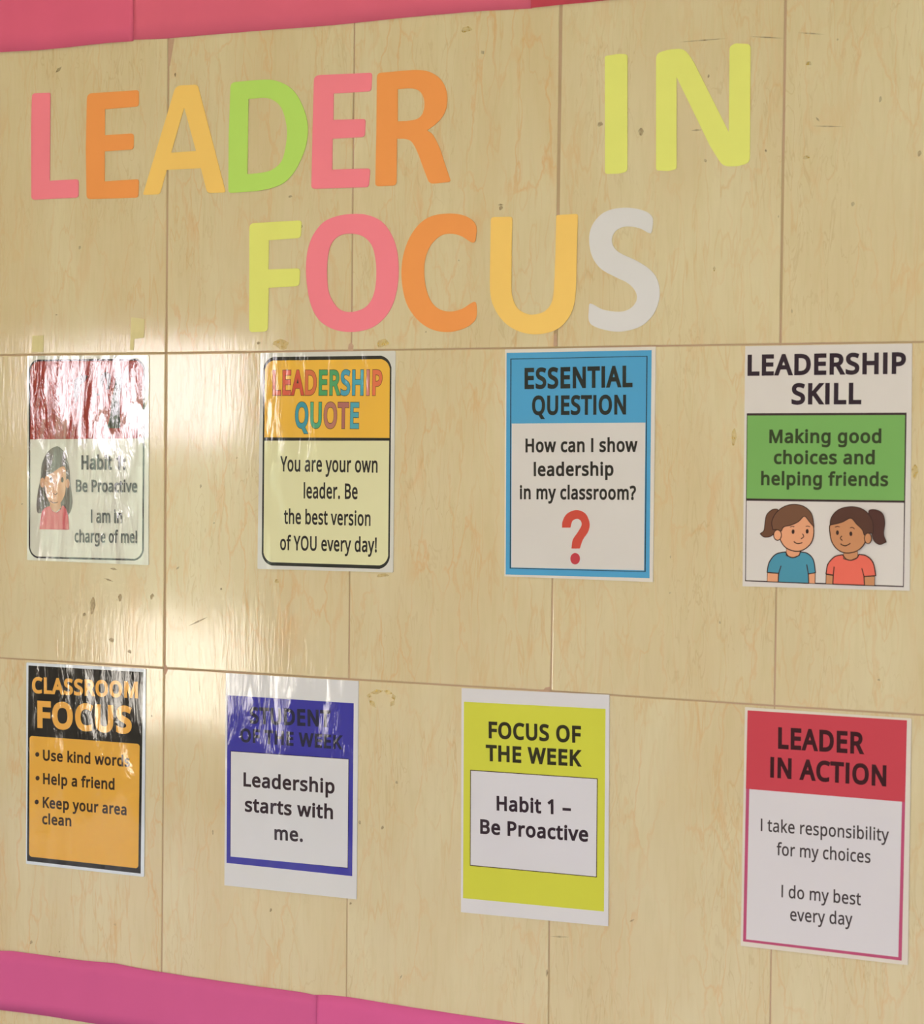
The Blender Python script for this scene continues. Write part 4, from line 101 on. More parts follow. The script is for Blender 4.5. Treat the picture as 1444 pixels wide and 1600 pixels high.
# stroke outlines of a plain humanist sans alphabet: advance width and contours, 714 units per capital
GLYPHS = {
  "A":[639,[[[545,0],[459,221],[176,221],[91,0],[0,0],[279,717],[360,717],[638,0]],[[352,517],[348,528],[342,546],[335,567],[328,589],[323,609],[318,624],[307,583],[302,564],[296,546],[287,517],[206,301],[432,301]]]],
  "B":[650,[[[301,714],[419,704],[503,674],[542,642],[564,596],[572,537],[568,497],[556,462],[537,433],[510,408],[477,390],[436,379],[436,374],[479,364],[517,348],[550,325],[575,294],[591,254],[596,203],[588,143],[566,92],[530,52],[480,23],[420,6],[348,0],[97,0],[97,714]],[[319,410],[397,417],[445,439],[470,476],[479,527],[469,578],[437,611],[384,631],[305,637],[187,637],[187,410]],[[187,335],[187,76],[331,76],[412,85],[463,113],[491,156],[500,210],[496,246],[483,276],[461,301],[428,319],[383,331],[324,335]]]],
  "C":[632,[[[403,645],[349,640],[300,625],[258,601],[222,568],[194,527],[173,477],[160,421],[156,357],[163,275],[183,204],[218,146],[265,104],[327,78],[402,69],[448,71],[491,77],[532,86],[573,97],[573,19],[532,6],[490,-3],[444,-8],[389,-10],[289,1],[207,35],[143,89],[97,163],[70,253],[61,358],[67,435],[83,506],[111,568],[149,622],[198,665],[257,698],[326,717],[404,724],[458,721],[510,713],[558,700],[601,682],[565,606],[530,620],[491,633],[449,642]]]],
  "D":[730,[[[669,364],[658,254],[624,163],[570,92],[497,41],[405,10],[296,0],[97,0],[97,714],[317,714],[418,704],[504,674],[574,625],[626,556],[658,470]],[[574,361],[566,447],[542,517],[504,570],[450,607],[384,630],[304,637],[187,637],[187,77],[284,77],[373,85],[445,109],[501,148],[542,204],[566,275]]]],
  "E":[556,[[[496,0],[97,0],[97,714],[496,714],[496,635],[187,635],[187,412],[478,412],[478,334],[187,334],[187,79],[496,79]]]],
  "F":[519,[[[187,0],[97,0],[97,714],[496,714],[496,635],[187,635],[187,382],[477,382],[477,303],[187,303]]]],
  "H":[741,[[[643,0],[553,0],[553,333],[187,333],[187,0],[97,0],[97,714],[187,714],[187,412],[553,412],[553,714],[643,714]]]],
  "I":[284,[[[96,0],[96,714],[188,714],[188,0]]]],
  "K":[619,[[[619,0],[513,0],[260,341],[187,277],[187,0],[97,0],[97,714],[187,714],[187,362],[217,396],[248,430],[310,498],[503,714],[608,714],[325,403]]]],
  "L":[524,[[[97,0],[97,714],[187,714],[187,80],[499,80],[499,0]]]],
  "M":[907,[[[412,0],[177,626],[173,626],[175,603],[176,575],[178,543],[179,507],[180,471],[180,433],[180,0],[97,0],[97,714],[230,714],[450,129],[454,129],[678,714],[810,714],[810,0],[721,0],[721,439],[721,474],[722,508],[723,542],[725,573],[727,602],[728,625],[724,625],[486,0]]]],
  "N":[760,[[[663,0],[558,0],[176,593],[172,593],[174,568],[175,538],[178,471],[180,436],[180,399],[180,0],[97,0],[97,714],[201,714],[582,123],[586,123],[583,171],[580,241],[579,277],[579,311],[579,714],[663,714]]]],
  "O":[781,[[[720,358],[715,279],[699,207],[673,145],[636,91],[590,48],[533,16],[467,-3],[391,-10],[312,-3],[245,16],[188,48],[142,91],[106,145],[81,208],[66,280],[61,359],[70,462],[97,551],[142,624],[206,679],[290,713],[392,725],[490,714],[572,679],[636,625],[682,551],[711,462]],[[156,358],[162,274],[181,203],[213,145],[258,103],[318,77],[391,68],[465,77],[523,103],[568,146],[600,203],[619,274],[625,358],[611,478],[569,569],[524,612],[465,637],[392,646],[318,637],[258,611],[213,570],[181,512],[162,442]]]],
  "P":[605,[[[286,714],[407,700],[490,659],[526,617],[547,566],[554,504],[550,461],[539,419],[520,381],[492,347],[453,318],[404,296],[343,283],[269,278],[187,278],[187,0],[97,0],[97,714]],[[278,637],[187,637],[187,355],[259,355],[321,359],[372,369],[411,388],[439,416],[456,453],[461,500],[450,560],[417,603],[360,629]]]],
  "Q":[781,[[[720,358],[714,275],[697,200],[667,134],[627,80],[575,38],[512,8],[683,-170],[554,-170],[416,-9],[410,-9],[403,-9],[397,-10],[391,-10],[312,-3],[245,16],[188,48],[142,91],[106,145],[81,208],[66,280],[61,359],[70,462],[97,551],[142,624],[206,679],[290,713],[392,725],[490,714],[572,679],[636,625],[682,551],[711,462]],[[156,358],[162,274],[181,203],[213,145],[258,103],[318,77],[391,68],[465,77],[523,103],[568,146],[600,203],[619,274],[625,358],[611,478],[569,569],[524,612],[465,637],[392,646],[318,637],[258,611],[213,570],[181,512],[162,442]]]],
  "R":[622,[[[294,714],[375,708],[440,691],[491,663],[526,624],[547,573],[554,511],[549,459],[533,416],[509,382],[479,355],[446,335],[411,320],[607,0],[502,0],[329,295],[187,295],[187,0],[97,0],[97,714]],[[289,636],[187,636],[187,371],[294,371],[369,380],[421,405],[451,448],[461,507],[456,549],[442,582],[419,606],[386,623],[343,633]]]],
  "S":[549,[[[502,191],[494,132],[471,82],[433,43],[382,14],[320,-4],[247,-10],[208,-9],[171,-6],[136,-1],[104,5],[76,14],[51,24],[51,110],[91,95],[140,81],[195,71],[251,68],[300,71],[340,82],[371,99],[394,122],[408,150],[412,183],[408,215],[397,242],[377,265],[345,286],[302,307],[244,330],[201,348],[163,366],[132,387],[106,411],[86,438],[71,468],[63,502],[60,542],[67,595],[89,639],[124,675],[169,702],[225,718],[288,724],[345,721],[396,713],[443,700],[485,684],[457,607],[418,622],[376,634],[332,642],[286,645],[245,642],[211,632],[185,616],[166,595],[155,570],[151,541],[155,508],[166,481],[186,458],[215,438],[255,418],[307,397],[365,373],[413,347],[452,318],[479,284],[496,242]]]],
  "T":[556,[[[323,0],[233,0],[233,635],[10,635],[10,714],[545,714],[545,635],[323,635]]]],
  "U":[731,[[[640,252],[632,182],[610,118],[572,65],[518,24],[449,-1],[362,-10],[280,-2],[213,22],[159,62],[121,116],[98,180],[90,254],[90,714],[180,714],[180,251],[192,174],[226,116],[285,80],[367,68],[426,74],[472,91],[508,119],[532,156],[546,201],[551,252],[551,714],[640,714]]]],
  "V":[600,[[[600,714],[345,0],[255,0],[0,714],[94,714],[255,256],[265,227],[274,200],[282,174],[288,148],[295,124],[300,100],[305,124],[311,149],[318,175],[326,201],[335,229],[345,258],[505,714]]]],
  "W":[930,[[[917,714],[727,0],[636,0],[497,468],[485,511],[479,532],[474,553],[465,587],[463,600],[461,609],[457,587],[454,572],[450,553],[439,510],[434,488],[427,465],[292,0],[201,0],[12,714],[106,714],[217,278],[223,255],[228,232],[237,188],[242,167],[245,147],[251,108],[257,149],[261,170],[266,192],[271,215],[277,238],[289,283],[415,714],[508,714],[639,280],[646,257],[652,233],[658,210],[663,188],[668,166],[671,145],[678,108],[682,134],[686,160],[691,189],[698,218],[705,248],[713,279],[823,714]]]],
  "Y":[566,[[[283,363],[469,714],[566,714],[328,277],[328,0],[238,0],[238,273],[0,714],[98,714]]]],
  "a":[561,[[[288,545],[373,534],[433,502],[468,446],[480,365],[480,0],[416,0],[399,76],[395,76],[372,49],[347,27],[321,11],[291,-1],[257,-8],[215,-10],[169,-6],[128,7],[94,29],[68,59],[52,100],[46,149],[62,220],[109,272],[189,306],[303,320],[394,323],[394,355],[387,412],[365,448],[330,467],[283,474],[242,471],[203,461],[166,448],[132,433],[105,499],[143,517],[188,531],[237,542]],[[314,259],[229,249],[175,227],[147,193],[137,148],[144,109],[164,82],[196,66],[235,61],[297,70],[348,98],[382,146],[393,214],[393,262]]]],
  "b":[615,[[[173,575],[173,542],[171,511],[170,485],[168,465],[173,465],[200,496],[236,522],[282,539],[339,545],[401,537],[455,514],[499,475],[533,422],[553,352],[560,268],[553,183],[532,114],[499,60],[455,21],[401,-2],[339,-10],[282,-4],[236,13],[200,38],[173,68],[166,68],[148,0],[85,0],[85,760],[173,760]],[[324,472],[273,467],[234,450],[206,423],[187,384],[176,334],[173,271],[173,267],[181,180],[205,115],[252,76],[326,63],[389,76],[433,116],[460,181],[469,269],[460,357],[433,421],[388,459]]]],
  "c":[480,[[[300,-10],[233,-3],[173,19],[124,56],[86,109],[63,178],[55,265],[63,355],[88,426],[127,480],[177,517],[238,539],[306,546],[346,544],[385,537],[419,528],[447,517],[420,444],[394,453],[364,461],[333,467],[304,469],[255,463],[215,446],[184,417],[163,378],[150,327],[146,266],[150,207],[163,157],[184,118],[214,89],[252,72],[299,66],[340,68],[376,75],[409,85],[438,97],[438,19],[410,7],[378,-2],[343,-8]]]],
  "d":[615,[[[275,-10],[213,-2],[159,21],[115,59],[82,113],[62,183],[55,267],[62,351],[82,421],[115,475],[160,515],[214,538],[276,546],[315,543],[349,535],[378,523],[403,507],[424,488],[442,467],[448,467],[444,505],[443,528],[442,546],[442,760],[530,760],[530,0],[459,0],[446,72],[442,72],[424,50],[403,30],[378,14],[349,1],[314,-7]],[[289,63],[361,75],[408,109],[434,168],[443,250],[443,266],[435,354],[410,419],[363,460],[288,473],[226,459],[181,416],[155,350],[146,265],[155,180],[181,116],[226,76]]]],
  "e":[564,[[[292,546],[356,538],[410,516],[454,480],[486,431],[506,372],[513,304],[513,251],[146,251],[159,171],[192,112],[246,77],[317,65],[365,67],[407,74],[448,86],[489,102],[489,25],[448,9],[408,-1],[364,-8],[313,-10],[241,-2],[178,21],[127,60],[87,113],[63,182],[55,264],[62,346],[84,415],[120,471],[167,512],[225,538]],[[291,474],[235,464],[191,433],[162,385],[148,321],[421,321],[417,364],[407,401],[389,431],[365,454],[332,469]]]],
  "f":[344,[[[332,468],[197,468],[197,0],[109,0],[109,468],[15,468],[15,509],[109,539],[109,570],[114,633],[129,682],[155,719],[189,745],[232,760],[283,765],[314,764],[341,759],[366,754],[387,747],[364,678],[347,683],[327,688],[306,692],[284,693],[246,686],[218,663],[202,626],[197,571],[197,536],[332,536]]]],
  "g":[615,[[[275,546],[325,541],[370,526],[410,501],[443,465],[448,465],[460,536],[530,536],[530,-9],[523,-79],[504,-136],[471,-182],[425,-214],[365,-234],[290,-240],[234,-238],[183,-231],[138,-221],[97,-206],[97,-125],[138,-143],[186,-156],[239,-164],[295,-167],[357,-157],[403,-126],[433,-79],[443,-16],[443,5],[443,20],[444,40],[445,59],[446,71],[442,71],[411,35],[373,10],[328,-5],[276,-10],[212,-2],[158,22],[113,63],[70,150],[55,267],[70,382],[113,470],[157,512],[211,538]],[[287,472],[245,466],[210,448],[183,418],[163,378],[150,327],[146,266],[155,179],[182,114],[227,75],[289,62],[327,65],[359,72],[385,86],[407,105],[423,131],[435,163],[442,201],[444,246],[444,267],[440,333],[427,385],[406,424],[376,451],[336,467]]]],
  "h":[618,[[[173,537],[173,518],[171,498],[170,479],[168,462],[174,462],[193,487],[217,508],[245,524],[275,535],[308,543],[341,545],[401,540],[449,524],[488,498],[515,461],[531,412],[537,349],[537,0],[450,0],[450,343],[443,400],[421,440],[384,464],[330,472],[276,466],[236,449],[207,422],[187,383],[177,335],[173,277],[173,0],[85,0],[85,760],[173,760]]]],
  "i":[258,[[[173,536],[173,0],[85,0],[85,536]],[[130,737],[149,734],[165,723],[177,706],[181,681],[177,656],[165,639],[149,629],[130,625],[110,628],[93,639],[82,656],[78,681],[82,706],[93,723],[110,734]]]],
  "j":[258,[[[22,-240],[-1,-239],[-22,-236],[-40,-233],[-55,-228],[-55,-157],[-40,-161],[-24,-164],[-7,-166],[11,-167],[40,-163],[64,-149],[80,-124],[85,-83],[85,536],[173,536],[173,-80],[169,-127],[157,-166],[137,-198],[108,-221],[70,-235]],[[78,681],[82,706],[93,723],[110,734],[130,737],[149,734],[165,723],[177,706],[181,681],[177,656],[165,639],[149,629],[130,625],[110,628],[93,639],[82,656]]]],
  "k":[534,[[[172,363],[172,344],[171,321],[168,276],[172,276],[179,286],[190,299],[214,329],[226,344],[236,355],[407,536],[510,536],[293,307],[525,0],[419,0],[233,250],[172,197],[172,0],[85,0],[85,760],[172,760]]]],
  "l":[258,[[[173,0],[85,0],[85,760],[173,760]]]],
  "m":[935,[[[673,546],[752,534],[809,499],[843,439],[854,349],[854,0],[767,0],[767,345],[760,400],[740,440],[707,464],[658,472],[591,461],[546,427],[521,372],[513,296],[513,0],[426,0],[426,345],[423,384],[414,415],[399,440],[378,458],[350,468],[316,472],[268,466],[231,449],[204,422],[186,384],[176,336],[173,278],[173,0],[85,0],[85,536],[156,536],[169,463],[174,463],[193,489],[215,509],[241,526],[270,537],[300,544],[332,546],[389,540],[435,524],[471,496],[496,456],[501,456],[533,496],[574,524],[622,540]]]],
  "n":[618,[[[343,546],[427,534],[488,499],[525,439],[537,349],[537,0],[450,0],[450,343],[443,400],[421,440],[384,464],[330,472],[255,460],[207,422],[181,361],[173,278],[173,0],[85,0],[85,536],[156,536],[169,463],[174,463],[194,489],[218,509],[246,526],[277,537],[309,544]]]],
  "o":[605,[[[551,269],[547,206],[533,150],[512,103],[483,63],[447,31],[405,8],[355,-5],[301,-10],[250,-5],[203,8],[161,31],[125,63],[96,103],[73,150],[60,206],[55,269],[62,351],[85,419],[121,474],[171,513],[232,538],[304,546],[373,538],[432,513],[482,474],[519,419],[543,351]],[[146,269],[150,210],[163,159],[184,118],[214,88],[254,69],[303,63],[352,69],[392,88],[422,118],[443,159],[456,210],[460,269],[456,328],[443,378],[422,418],[391,447],[352,466],[302,472],[231,459],[183,418],[155,354]]]],
  "p":[615,[[[340,546],[402,538],[455,515],[499,477],[533,423],[553,354],[560,269],[553,185],[532,115],[499,61],[455,21],[402,-2],[339,-10],[300,-7],[266,1],[236,14],[211,29],[191,48],[173,68],[167,68],[169,49],[171,25],[172,1],[173,-20],[173,-240],[85,-240],[85,536],[157,536],[169,463],[173,463],[191,485],[211,505],[236,522],[265,535],[300,543]],[[324,472],[275,467],[237,451],[208,426],[189,390],[177,343],[173,286],[173,269],[176,208],[187,157],[206,117],[234,87],[274,69],[326,63],[371,70],[406,90],[434,122],[453,163],[465,213],[469,270],[460,353],[433,417],[388,458]]]],
  "r":[413,[[[335,546],[351,546],[367,544],[384,543],[398,540],[387,459],[373,462],[358,464],[343,465],[329,466],[299,463],[270,453],[243,437],[220,416],[200,391],[185,360],[176,325],[173,286],[173,0],[85,0],[85,536],[157,536],[167,438],[171,438],[190,467],[212,492],[238,514],[267,531],[300,542]]]],
  "s":[479,[[[434,148],[427,100],[408,61],[376,30],[334,8],[282,-5],[220,-10],[168,-8],[123,-1],[85,10],[52,24],[52,104],[87,89],[129,74],[175,64],[222,61],[280,66],[319,82],[342,108],[349,140],[346,159],[338,176],[323,192],[298,208],[264,225],[217,244],[169,264],[128,284],[95,306],[71,332],[56,364],[51,404],[65,464],[106,509],[171,537],[252,546],[299,544],[343,536],[385,525],[423,510],[393,440],[358,453],[322,464],[285,471],[246,474],[198,470],[163,456],[142,436],[135,409],[138,389],[148,371],[165,356],[191,341],[227,325],[273,307],[320,288],[360,268],[392,246],[415,219],[429,187]]]],
  "t":[361,[[[264,62],[284,63],[305,65],[324,69],[339,73],[339,6],[322,0],[299,-5],[274,-9],[249,-10],[209,-6],[171,4],[139,24],[114,55],[97,98],[92,156],[92,468],[16,468],[16,510],[93,545],[128,659],[180,659],[180,536],[335,536],[335,468],[180,468],[180,158],[186,115],[203,85],[230,68]]]],
  "u":[618,[[[533,536],[533,0],[461,0],[448,71],[444,71],[424,45],[400,25],[372,9],[341,-1],[308,-8],[274,-10],[215,-5],[167,10],[128,37],[101,74],[84,123],[79,185],[79,536],[168,536],[168,191],[175,135],[197,95],[234,71],[287,63],[341,69],[381,85],[411,113],[430,151],[441,200],[445,257],[445,536]]]],
  "v":[508,[[[203,0],[0,536],[94,536],[208,220],[216,197],[225,171],[233,145],[241,119],[247,97],[251,78],[255,78],[260,97],[266,120],[274,145],[283,172],[292,197],[300,220],[414,536],[508,536],[304,0]]]],
  "w":[786,[[[431,303],[419,344],[413,364],[408,383],[400,418],[396,433],[394,445],[390,445],[388,433],[384,418],[376,383],[372,364],[366,343],[361,323],[354,302],[258,1],[158,1],[11,537],[102,537],[176,251],[184,222],[191,192],[198,164],[203,136],[208,112],[211,91],[215,91],[218,104],[222,121],[230,159],[235,179],[240,199],[246,218],[251,235],[346,537],[442,537],[534,235],[548,186],[556,160],[562,135],[567,112],[570,92],[574,92],[577,111],[581,134],[587,161],[594,190],[602,221],[610,251],[685,537],[775,537],[626,1],[523,1]]]],
  "y":[510,[[[1,536],[95,536],[211,231],[221,204],[229,179],[238,154],[245,130],[251,107],[256,85],[260,85],[268,114],[279,150],[292,191],[306,232],[415,536],[510,536],[279,-74],[258,-121],[234,-161],[206,-195],[172,-219],[132,-235],[84,-240],[61,-239],[42,-237],[25,-235],[11,-232],[11,-162],[23,-164],[37,-166],[53,-167],[70,-168],[99,-165],[123,-156],[144,-142],[162,-123],[177,-100],[189,-73],[217,-2]]]],
  "1":[572,[[[355,0],[269,0],[269,499],[269,526],[269,548],[270,567],[271,585],[273,622],[258,607],[244,595],[211,567],[135,505],[89,564],[282,714],[355,714]]]],
  ":":[268,[[[72,54],[76,85],[90,106],[110,117],[133,121],[157,117],[177,106],[191,85],[196,54],[191,23],[177,2],[157,-10],[133,-14],[110,-10],[90,2],[76,23]],[[72,482],[76,514],[90,535],[110,546],[133,550],[157,546],[177,535],[191,514],[196,482],[191,451],[177,430],[157,418],[133,414],[110,418],[90,430],[76,451]]]],
  ".":[268,[[[72,54],[76,85],[90,106],[110,117],[133,121],[157,117],[177,106],[191,85],[196,54],[191,23],[177,2],[157,-10],[133,-14],[110,-10],[90,2],[76,23]]]],
  "!":[269,[[[163,201],[106,201],[81,714],[188,714]],[[72,54],[76,85],[90,106],[110,117],[134,121],[157,117],[177,106],[191,85],[196,54],[191,23],[177,2],[157,-10],[134,-14],[110,-10],[90,2],[76,23]]]],
  "?":[434,[[[140,228],[142,263],[147,293],[158,320],[173,346],[195,371],[224,398],[259,428],[284,453],[303,475],[315,496],[322,519],[324,547],[316,589],[293,621],[255,640],[203,647],[157,644],[116,635],[79,621],[43,605],[12,675],[54,694],[100,710],[152,720],[209,724],[293,712],[356,677],[395,621],[408,549],[404,507],[393,472],[376,442],[352,414],[324,387],[290,358],[261,332],[239,309],[225,288],[216,267],[211,245],[210,218],[210,201],[140,201]],[[117,54],[121,85],[134,106],[154,117],[179,121],[202,117],[222,106],[236,85],[240,54],[235,23],[222,2],[202,-10],[179,-14],[154,-10],[134,2],[121,23]]]],
  "–":[500,[[[40,229],[40,307],[460,307],[460,229]]]],
  "-":[322,[[[40,229],[40,307],[282,307],[282,229]]]],
  "•":[376,[[[77,365],[81,406],[91,437],[109,461],[131,477],[158,486],[188,489],[218,486],[244,477],[266,461],[284,437],[295,406],[299,365],[295,325],[284,293],[266,270],[244,253],[217,244],[188,241],[158,244],[131,253],[109,270],[91,293],[81,325]]]],
  " ":[260,[]]}

# ------------------------------------------------------------------ helpers
def lin(c):
    out = []
    for v in c:
        v /= 255.0
        out.append(v / 12.92 if v <= 0.04045 else ((v + 0.055) / 1.055) ** 2.4)
    return out
LIT = (0.88, 0.75, 0.68)                    # how bright a white sheet on this wall comes out, linear
def paint(r, g, b):
    """the surface colour of something that reads as r, g, b in this room's light"""
    return tuple(min(0.93, max(0.004, v / l)) for v, l in zip(lin((r, g, b)), LIT)) + (1.0,)

MATS = {}
def new_mat(name):
    m = bpy.data.materials.new(name); m.use_nodes = True
    return m, m.node_tree.nodes, m.node_tree.links, m.node_tree.nodes['Principled BSDF']

def position(n, l, scale, offset=None):
    geo = n.new('ShaderNodeNewGeometry'); mp = n.new('ShaderNodeMapping')
    mp.inputs['Scale'].default_value = scale
    if offset: mp.inputs['Location'].default_value = offset
    l.new(geo.outputs['Position'], mp.inputs['Vector'])
    return mp.outputs['Vector']

def noise(n, l, vec, detail=3, dist=0.0, rough=0.5):
    t = n.new('ShaderNodeTexNoise'); t.inputs['Scale'].default_value = 1.0
    t.inputs['Detail'].default_value = detail; t.inputs['Distortion'].default_value = dist; t.inputs['Roughness'].default_value = rough
    l.new(vec, t.inputs['Vector'])
    return t.outputs['Fac']

def math_node(n, l, op, a, b=None, clamp=False):
    t = n.new('ShaderNodeMath'); t.operation = op; t.use_clamp = clamp
    for i, v in enumerate((a, b)):
        if v is None: continue
        if isinstance(v, (int, float)): t.inputs[i].default_value = v
        else: l.new(v, t.inputs[i])
    return t.outputs[0]

def mix_col(n, l, fac, a, b):
    t = n.new('ShaderNodeMix'); t.data_type = 'RGBA'
    if isinstance(fac, (int, float)): t.inputs[0].default_value = fac
    else: l.new(fac, t.inputs[0])
    for i, v in ((6, a), (7, b)):
        if isinstance(v, tuple): t.inputs[i].default_value = v
        else: l.new(v, t.inputs[i])
    return t.outputs[2]

def ramp(n, l, fac, lo, hi):
    t = n.new('ShaderNodeMapRange'); t.clamp = True
    t.inputs['From Min'].default_value = lo; t.inputs['From Max'].default_value = hi
    l.new(fac, t.inputs['Value'])
    return t.outputs['Result']

def matte(name, c, rough=0.85, vary=0.05, scale=(25, 25, 25)):
    """uncoated coloured paper or paint with a faint mottle of its own"""
    if name in MATS: return MATS[name]
    m, n, l, b = new_mat(name)
    base = paint(*c); alt = tuple(v * (1 - vary * 2) for v in base[:3]) + (1,)
    l.new(mix_col(n, l, noise(n, l, position(n, l, scale), 3), base, alt), b.inputs['Base Color'])
    b.inputs['Roughness'].default_value = rough; b.inputs['Specular IOR Level'].default_value = 0.25
    MATS[name] = m
    return m

# gloss of each poster: (coat weight, coat roughness, height of the fine crinkles, height of the broad waves)
GLOSS = {1: (1.0, 0.025, 0.0012, 0.0020), 2: (1.0, 0.03, 0.0004, 0.0010), 3: (0.8, 0.08, 0.00015, 0.001), 4: (0.3, 0.25, 0.0001, 0.001),
         5: (1.0, 0.03, 0.0008, 0.0018), 6: (1.0, 0.035, 0.0009, 0.0018), 7: (0.3, 0.25, 0.0001, 0.001), 8: (0.3, 0.25, 0.0001, 0.001)}
def ink(k, c):
    """print or paper of poster k under its glossy laminate"""
    key = 'print_%d_%02x%02x%02x' % (k, *c)
    if key in MATS: return MATS[key]
    m, n, l, b = new_mat(key)
    w, r, fine, broad = GLOSS[k]
    base = paint(*c); alt = tuple(v * 0.95 for v in base[:3]) + (1,)
    l.new(mix_col(n, l, noise(n, l, position(n, l, (14, 14, 10)), 2), base, alt), b.inputs['Base Color'])
    b.inputs['Roughness'].default_value = 0.7; b.inputs['Specular IOR Level'].default_value = 0.1
    b.inputs['Coat Weight'].default_value = w; b.inputs['Coat Roughness'].default_value = r; b.inputs['Coat IOR'].default_value = 1.85 if k == 1 else 1.55
    f = noise(n, l, position(n, l, (62, 62, 15), (k * 3.1, 0, k * 1.7)), 5, 0.9, 0.55)
    f = math_node(n, l, 'MULTIPLY', f, math_node(n, l, 'ADD', 0.25, ramp(n, l, noise(n, l, position(n, l, (24, 24, 7), (k * 2.3, 0, k * 0.7)), 2), 0.45, 0.68)))
    g = noise(n, l, position(n, l, (17, 17, 6), (k * 1.3, 0, k * 2.9)), 1, 0.3)
    h = math_node(n, l, 'ADD', math_node(n, l, 'MULTIPLY', f, fine), math_node(n, l, 'MULTIPLY', g, broad))
    bp = n.new('ShaderNodeBump'); bp.inputs['Strength'].default_value = 1.0; bp.inputs['Distance'].default_value = 1.0
    l.new(h, bp.inputs['Height']); l.new(bp.outputs['Normal'], b.inputs['Coat Normal'])
    MATS[key] = m
    return m

def link(name, verts, faces, mats, parent=None, idx=None, smooth=False):
    me = bpy.data.meshes.new(name); me.from_pydata([tuple(v) for v in verts], [], faces); me.validate()
    for mt in (mats if isinstance(mats, (list, tuple)) else [mats]): me.materials.append(mt)
    if idx:
        for p, i in zip(me.polygons, idx): p.material_index = i
    if smooth:
        for p in me.polygons: p.use_smooth = True
    me.update()
    o = bpy.data.objects.new(name, me); COL.objects.link(o)
    if parent is not None: o.parent = parent
    return o

def area(c): return 0.5 * sum(c[i - 1][0] * c[i][1] - c[i][0] * c[i - 1][1] for i in range(len(c)))

def clean(c):
    out = []
    for p in c:
        if not out or abs(p[0] - out[-1][0]) + abs(p[1] - out[-1][1]) > 1e-6: out.append((p[0], p[1]))
    if len(out) > 1 and abs(out[0][0] - out[-1][0]) + abs(out[0][1] - out[-1][1]) < 1e-6: out.pop()
    return out

def solid(name, contours, back, front, mat, parent=None, mm=0.001, origin=(0, 0)):
    """a flat sheet with real thickness: outlines in mm, its faces `back` and `front` metres off the wall"""
    cs = [clean(c) for c in contours]
    for i, c in enumerate(cs):
        if (area(c) < 0) != (i > 0): cs[i] = c[::-1]
    flat = [p for c in cs for p in c]
    tri = tessellate_polygon([[Vector((x, y, 0)) for x, y in c] for c in cs])
    n = len(flat)
    V = [((x - origin[0]) * mm, -front, (y - origin[1]) * mm) for x, y in flat] + [((x - origin[0]) * mm, -back, (y - origin[1]) * mm) for x, y in flat]
    F = []
    for a, b, c in tri:
        A, B, C = flat[a], flat[b], flat[c]
        if (B[0] - A[0]) * (C[1] - A[1]) - (B[1] - A[1]) * (C[0] - A[0]) < 0: b, c = c, b
        F += [(a, b, c), (a + n, c + n, b + n)]
    s = 0
    for c in cs:
        L = len(c)
        for i in range(L):
            j = (i + 1) % L
            F.append((s + i, s + i + n, s + j + n, s + j))
        s += L
    return link(name, V, F, mat, parent)

def inset(c, d):
    """offset a closed outline by d to its right-hand side (outwards for a clockwise contour)"""
    n = len(c); out = []
    for i in range(n):
        a, b, e = c[i - 1], c[i], c[(i + 1) % n]
        u = Vector((b[0] - a[0], b[1] - a[1])).normalized(); v = Vector((e[0] - b[0], e[1] - b[1])).normalized()
        nu, nv = Vector((u.y, -u.x)), Vector((v.y, -v.x))
        k = nu + nv
        q = 1 + nu.dot(nv)
        k = k / max(q, 0.35)
        out.append((b[0] + k.x * d, b[1] + k.y * d))
    return out

def untangle(c):
    """cut away the small loops an offset leaves in tight corners"""
    for _ in range(40):
        n = len(c); hit = None
        for i in range(n):
            a, b = c[i], c[(i + 1) % n]
            for j in range(i + 2, n):
                if i == 0 and j == n - 1: continue
                p, q = c[j], c[(j + 1) % n]
                dx, dy, ex, ey = b[0] - a[0], b[1] - a[1], q[0] - p[0], q[1] - p[1]
                det = dx * ey - dy * ex
                if abs(det) < 1e-9: continue
                t = ((p[0] - a[0]) * ey - (p[1] - a[1]) * ex) / det; u = ((p[0] - a[0]) * dy - (p[1] - a[1]) * dx) / det
                if 0 <= t <= 1 and 0 <= u <= 1: hit = (i, j, (a[0] + dx * t, a[1] + dy * t)); break
            if hit: break
        if not hit: break
        i, j, x = hit
        inner = [x] + c[i + 1:j + 1]; outer = c[:i + 1] + [x] + c[j + 1:]
        c = clean(outer if abs(area(outer)) > abs(area(inner)) else inner)
    return c

def inside(p, c):
    r = False
    for i in range(len(c)):
        a, b = c[i - 1], c[i]
        if (a[1] > p[1]) != (b[1] > p[1]) and p[0] < (b[0] - a[0]) * (p[1] - a[1]) / (b[1] - a[1]) + a[0]: r = not r
    return r

def fill(cs):
    """triangles of a glyph, every separate piece (an i and its dot) filled on its own with its own holes"""
    start = [sum(len(c) for c in cs[:i]) for i in range(len(cs))]
    big = max(cs, key=lambda c: abs(area(c))); out = []
    for i, c in enumerate(cs):
        if area(c) * area(big) < 0: continue
        grp = [i] + [j for j, h in enumerate(cs) if area(h) * area(big) < 0 and inside(h[0], c)]
        idx = [start[j] + q for j in grp for q in range(len(cs[j]))]
        out += [tuple(idx[v] for v in t) for t in tessellate_polygon([[Vector((x, y, 0)) for x, y in cs[j]] for j in grp])]
    return out

def glyph(ch, off):
    cs = [clean(c) for c in GLYPHS[ch][1]]
    if not cs: return []
    big = max(cs, key=lambda c: abs(area(c)))
    s = 1 if area(big) > 0 else -1
    return [untangle(inset(c, off * s)) for c in cs]

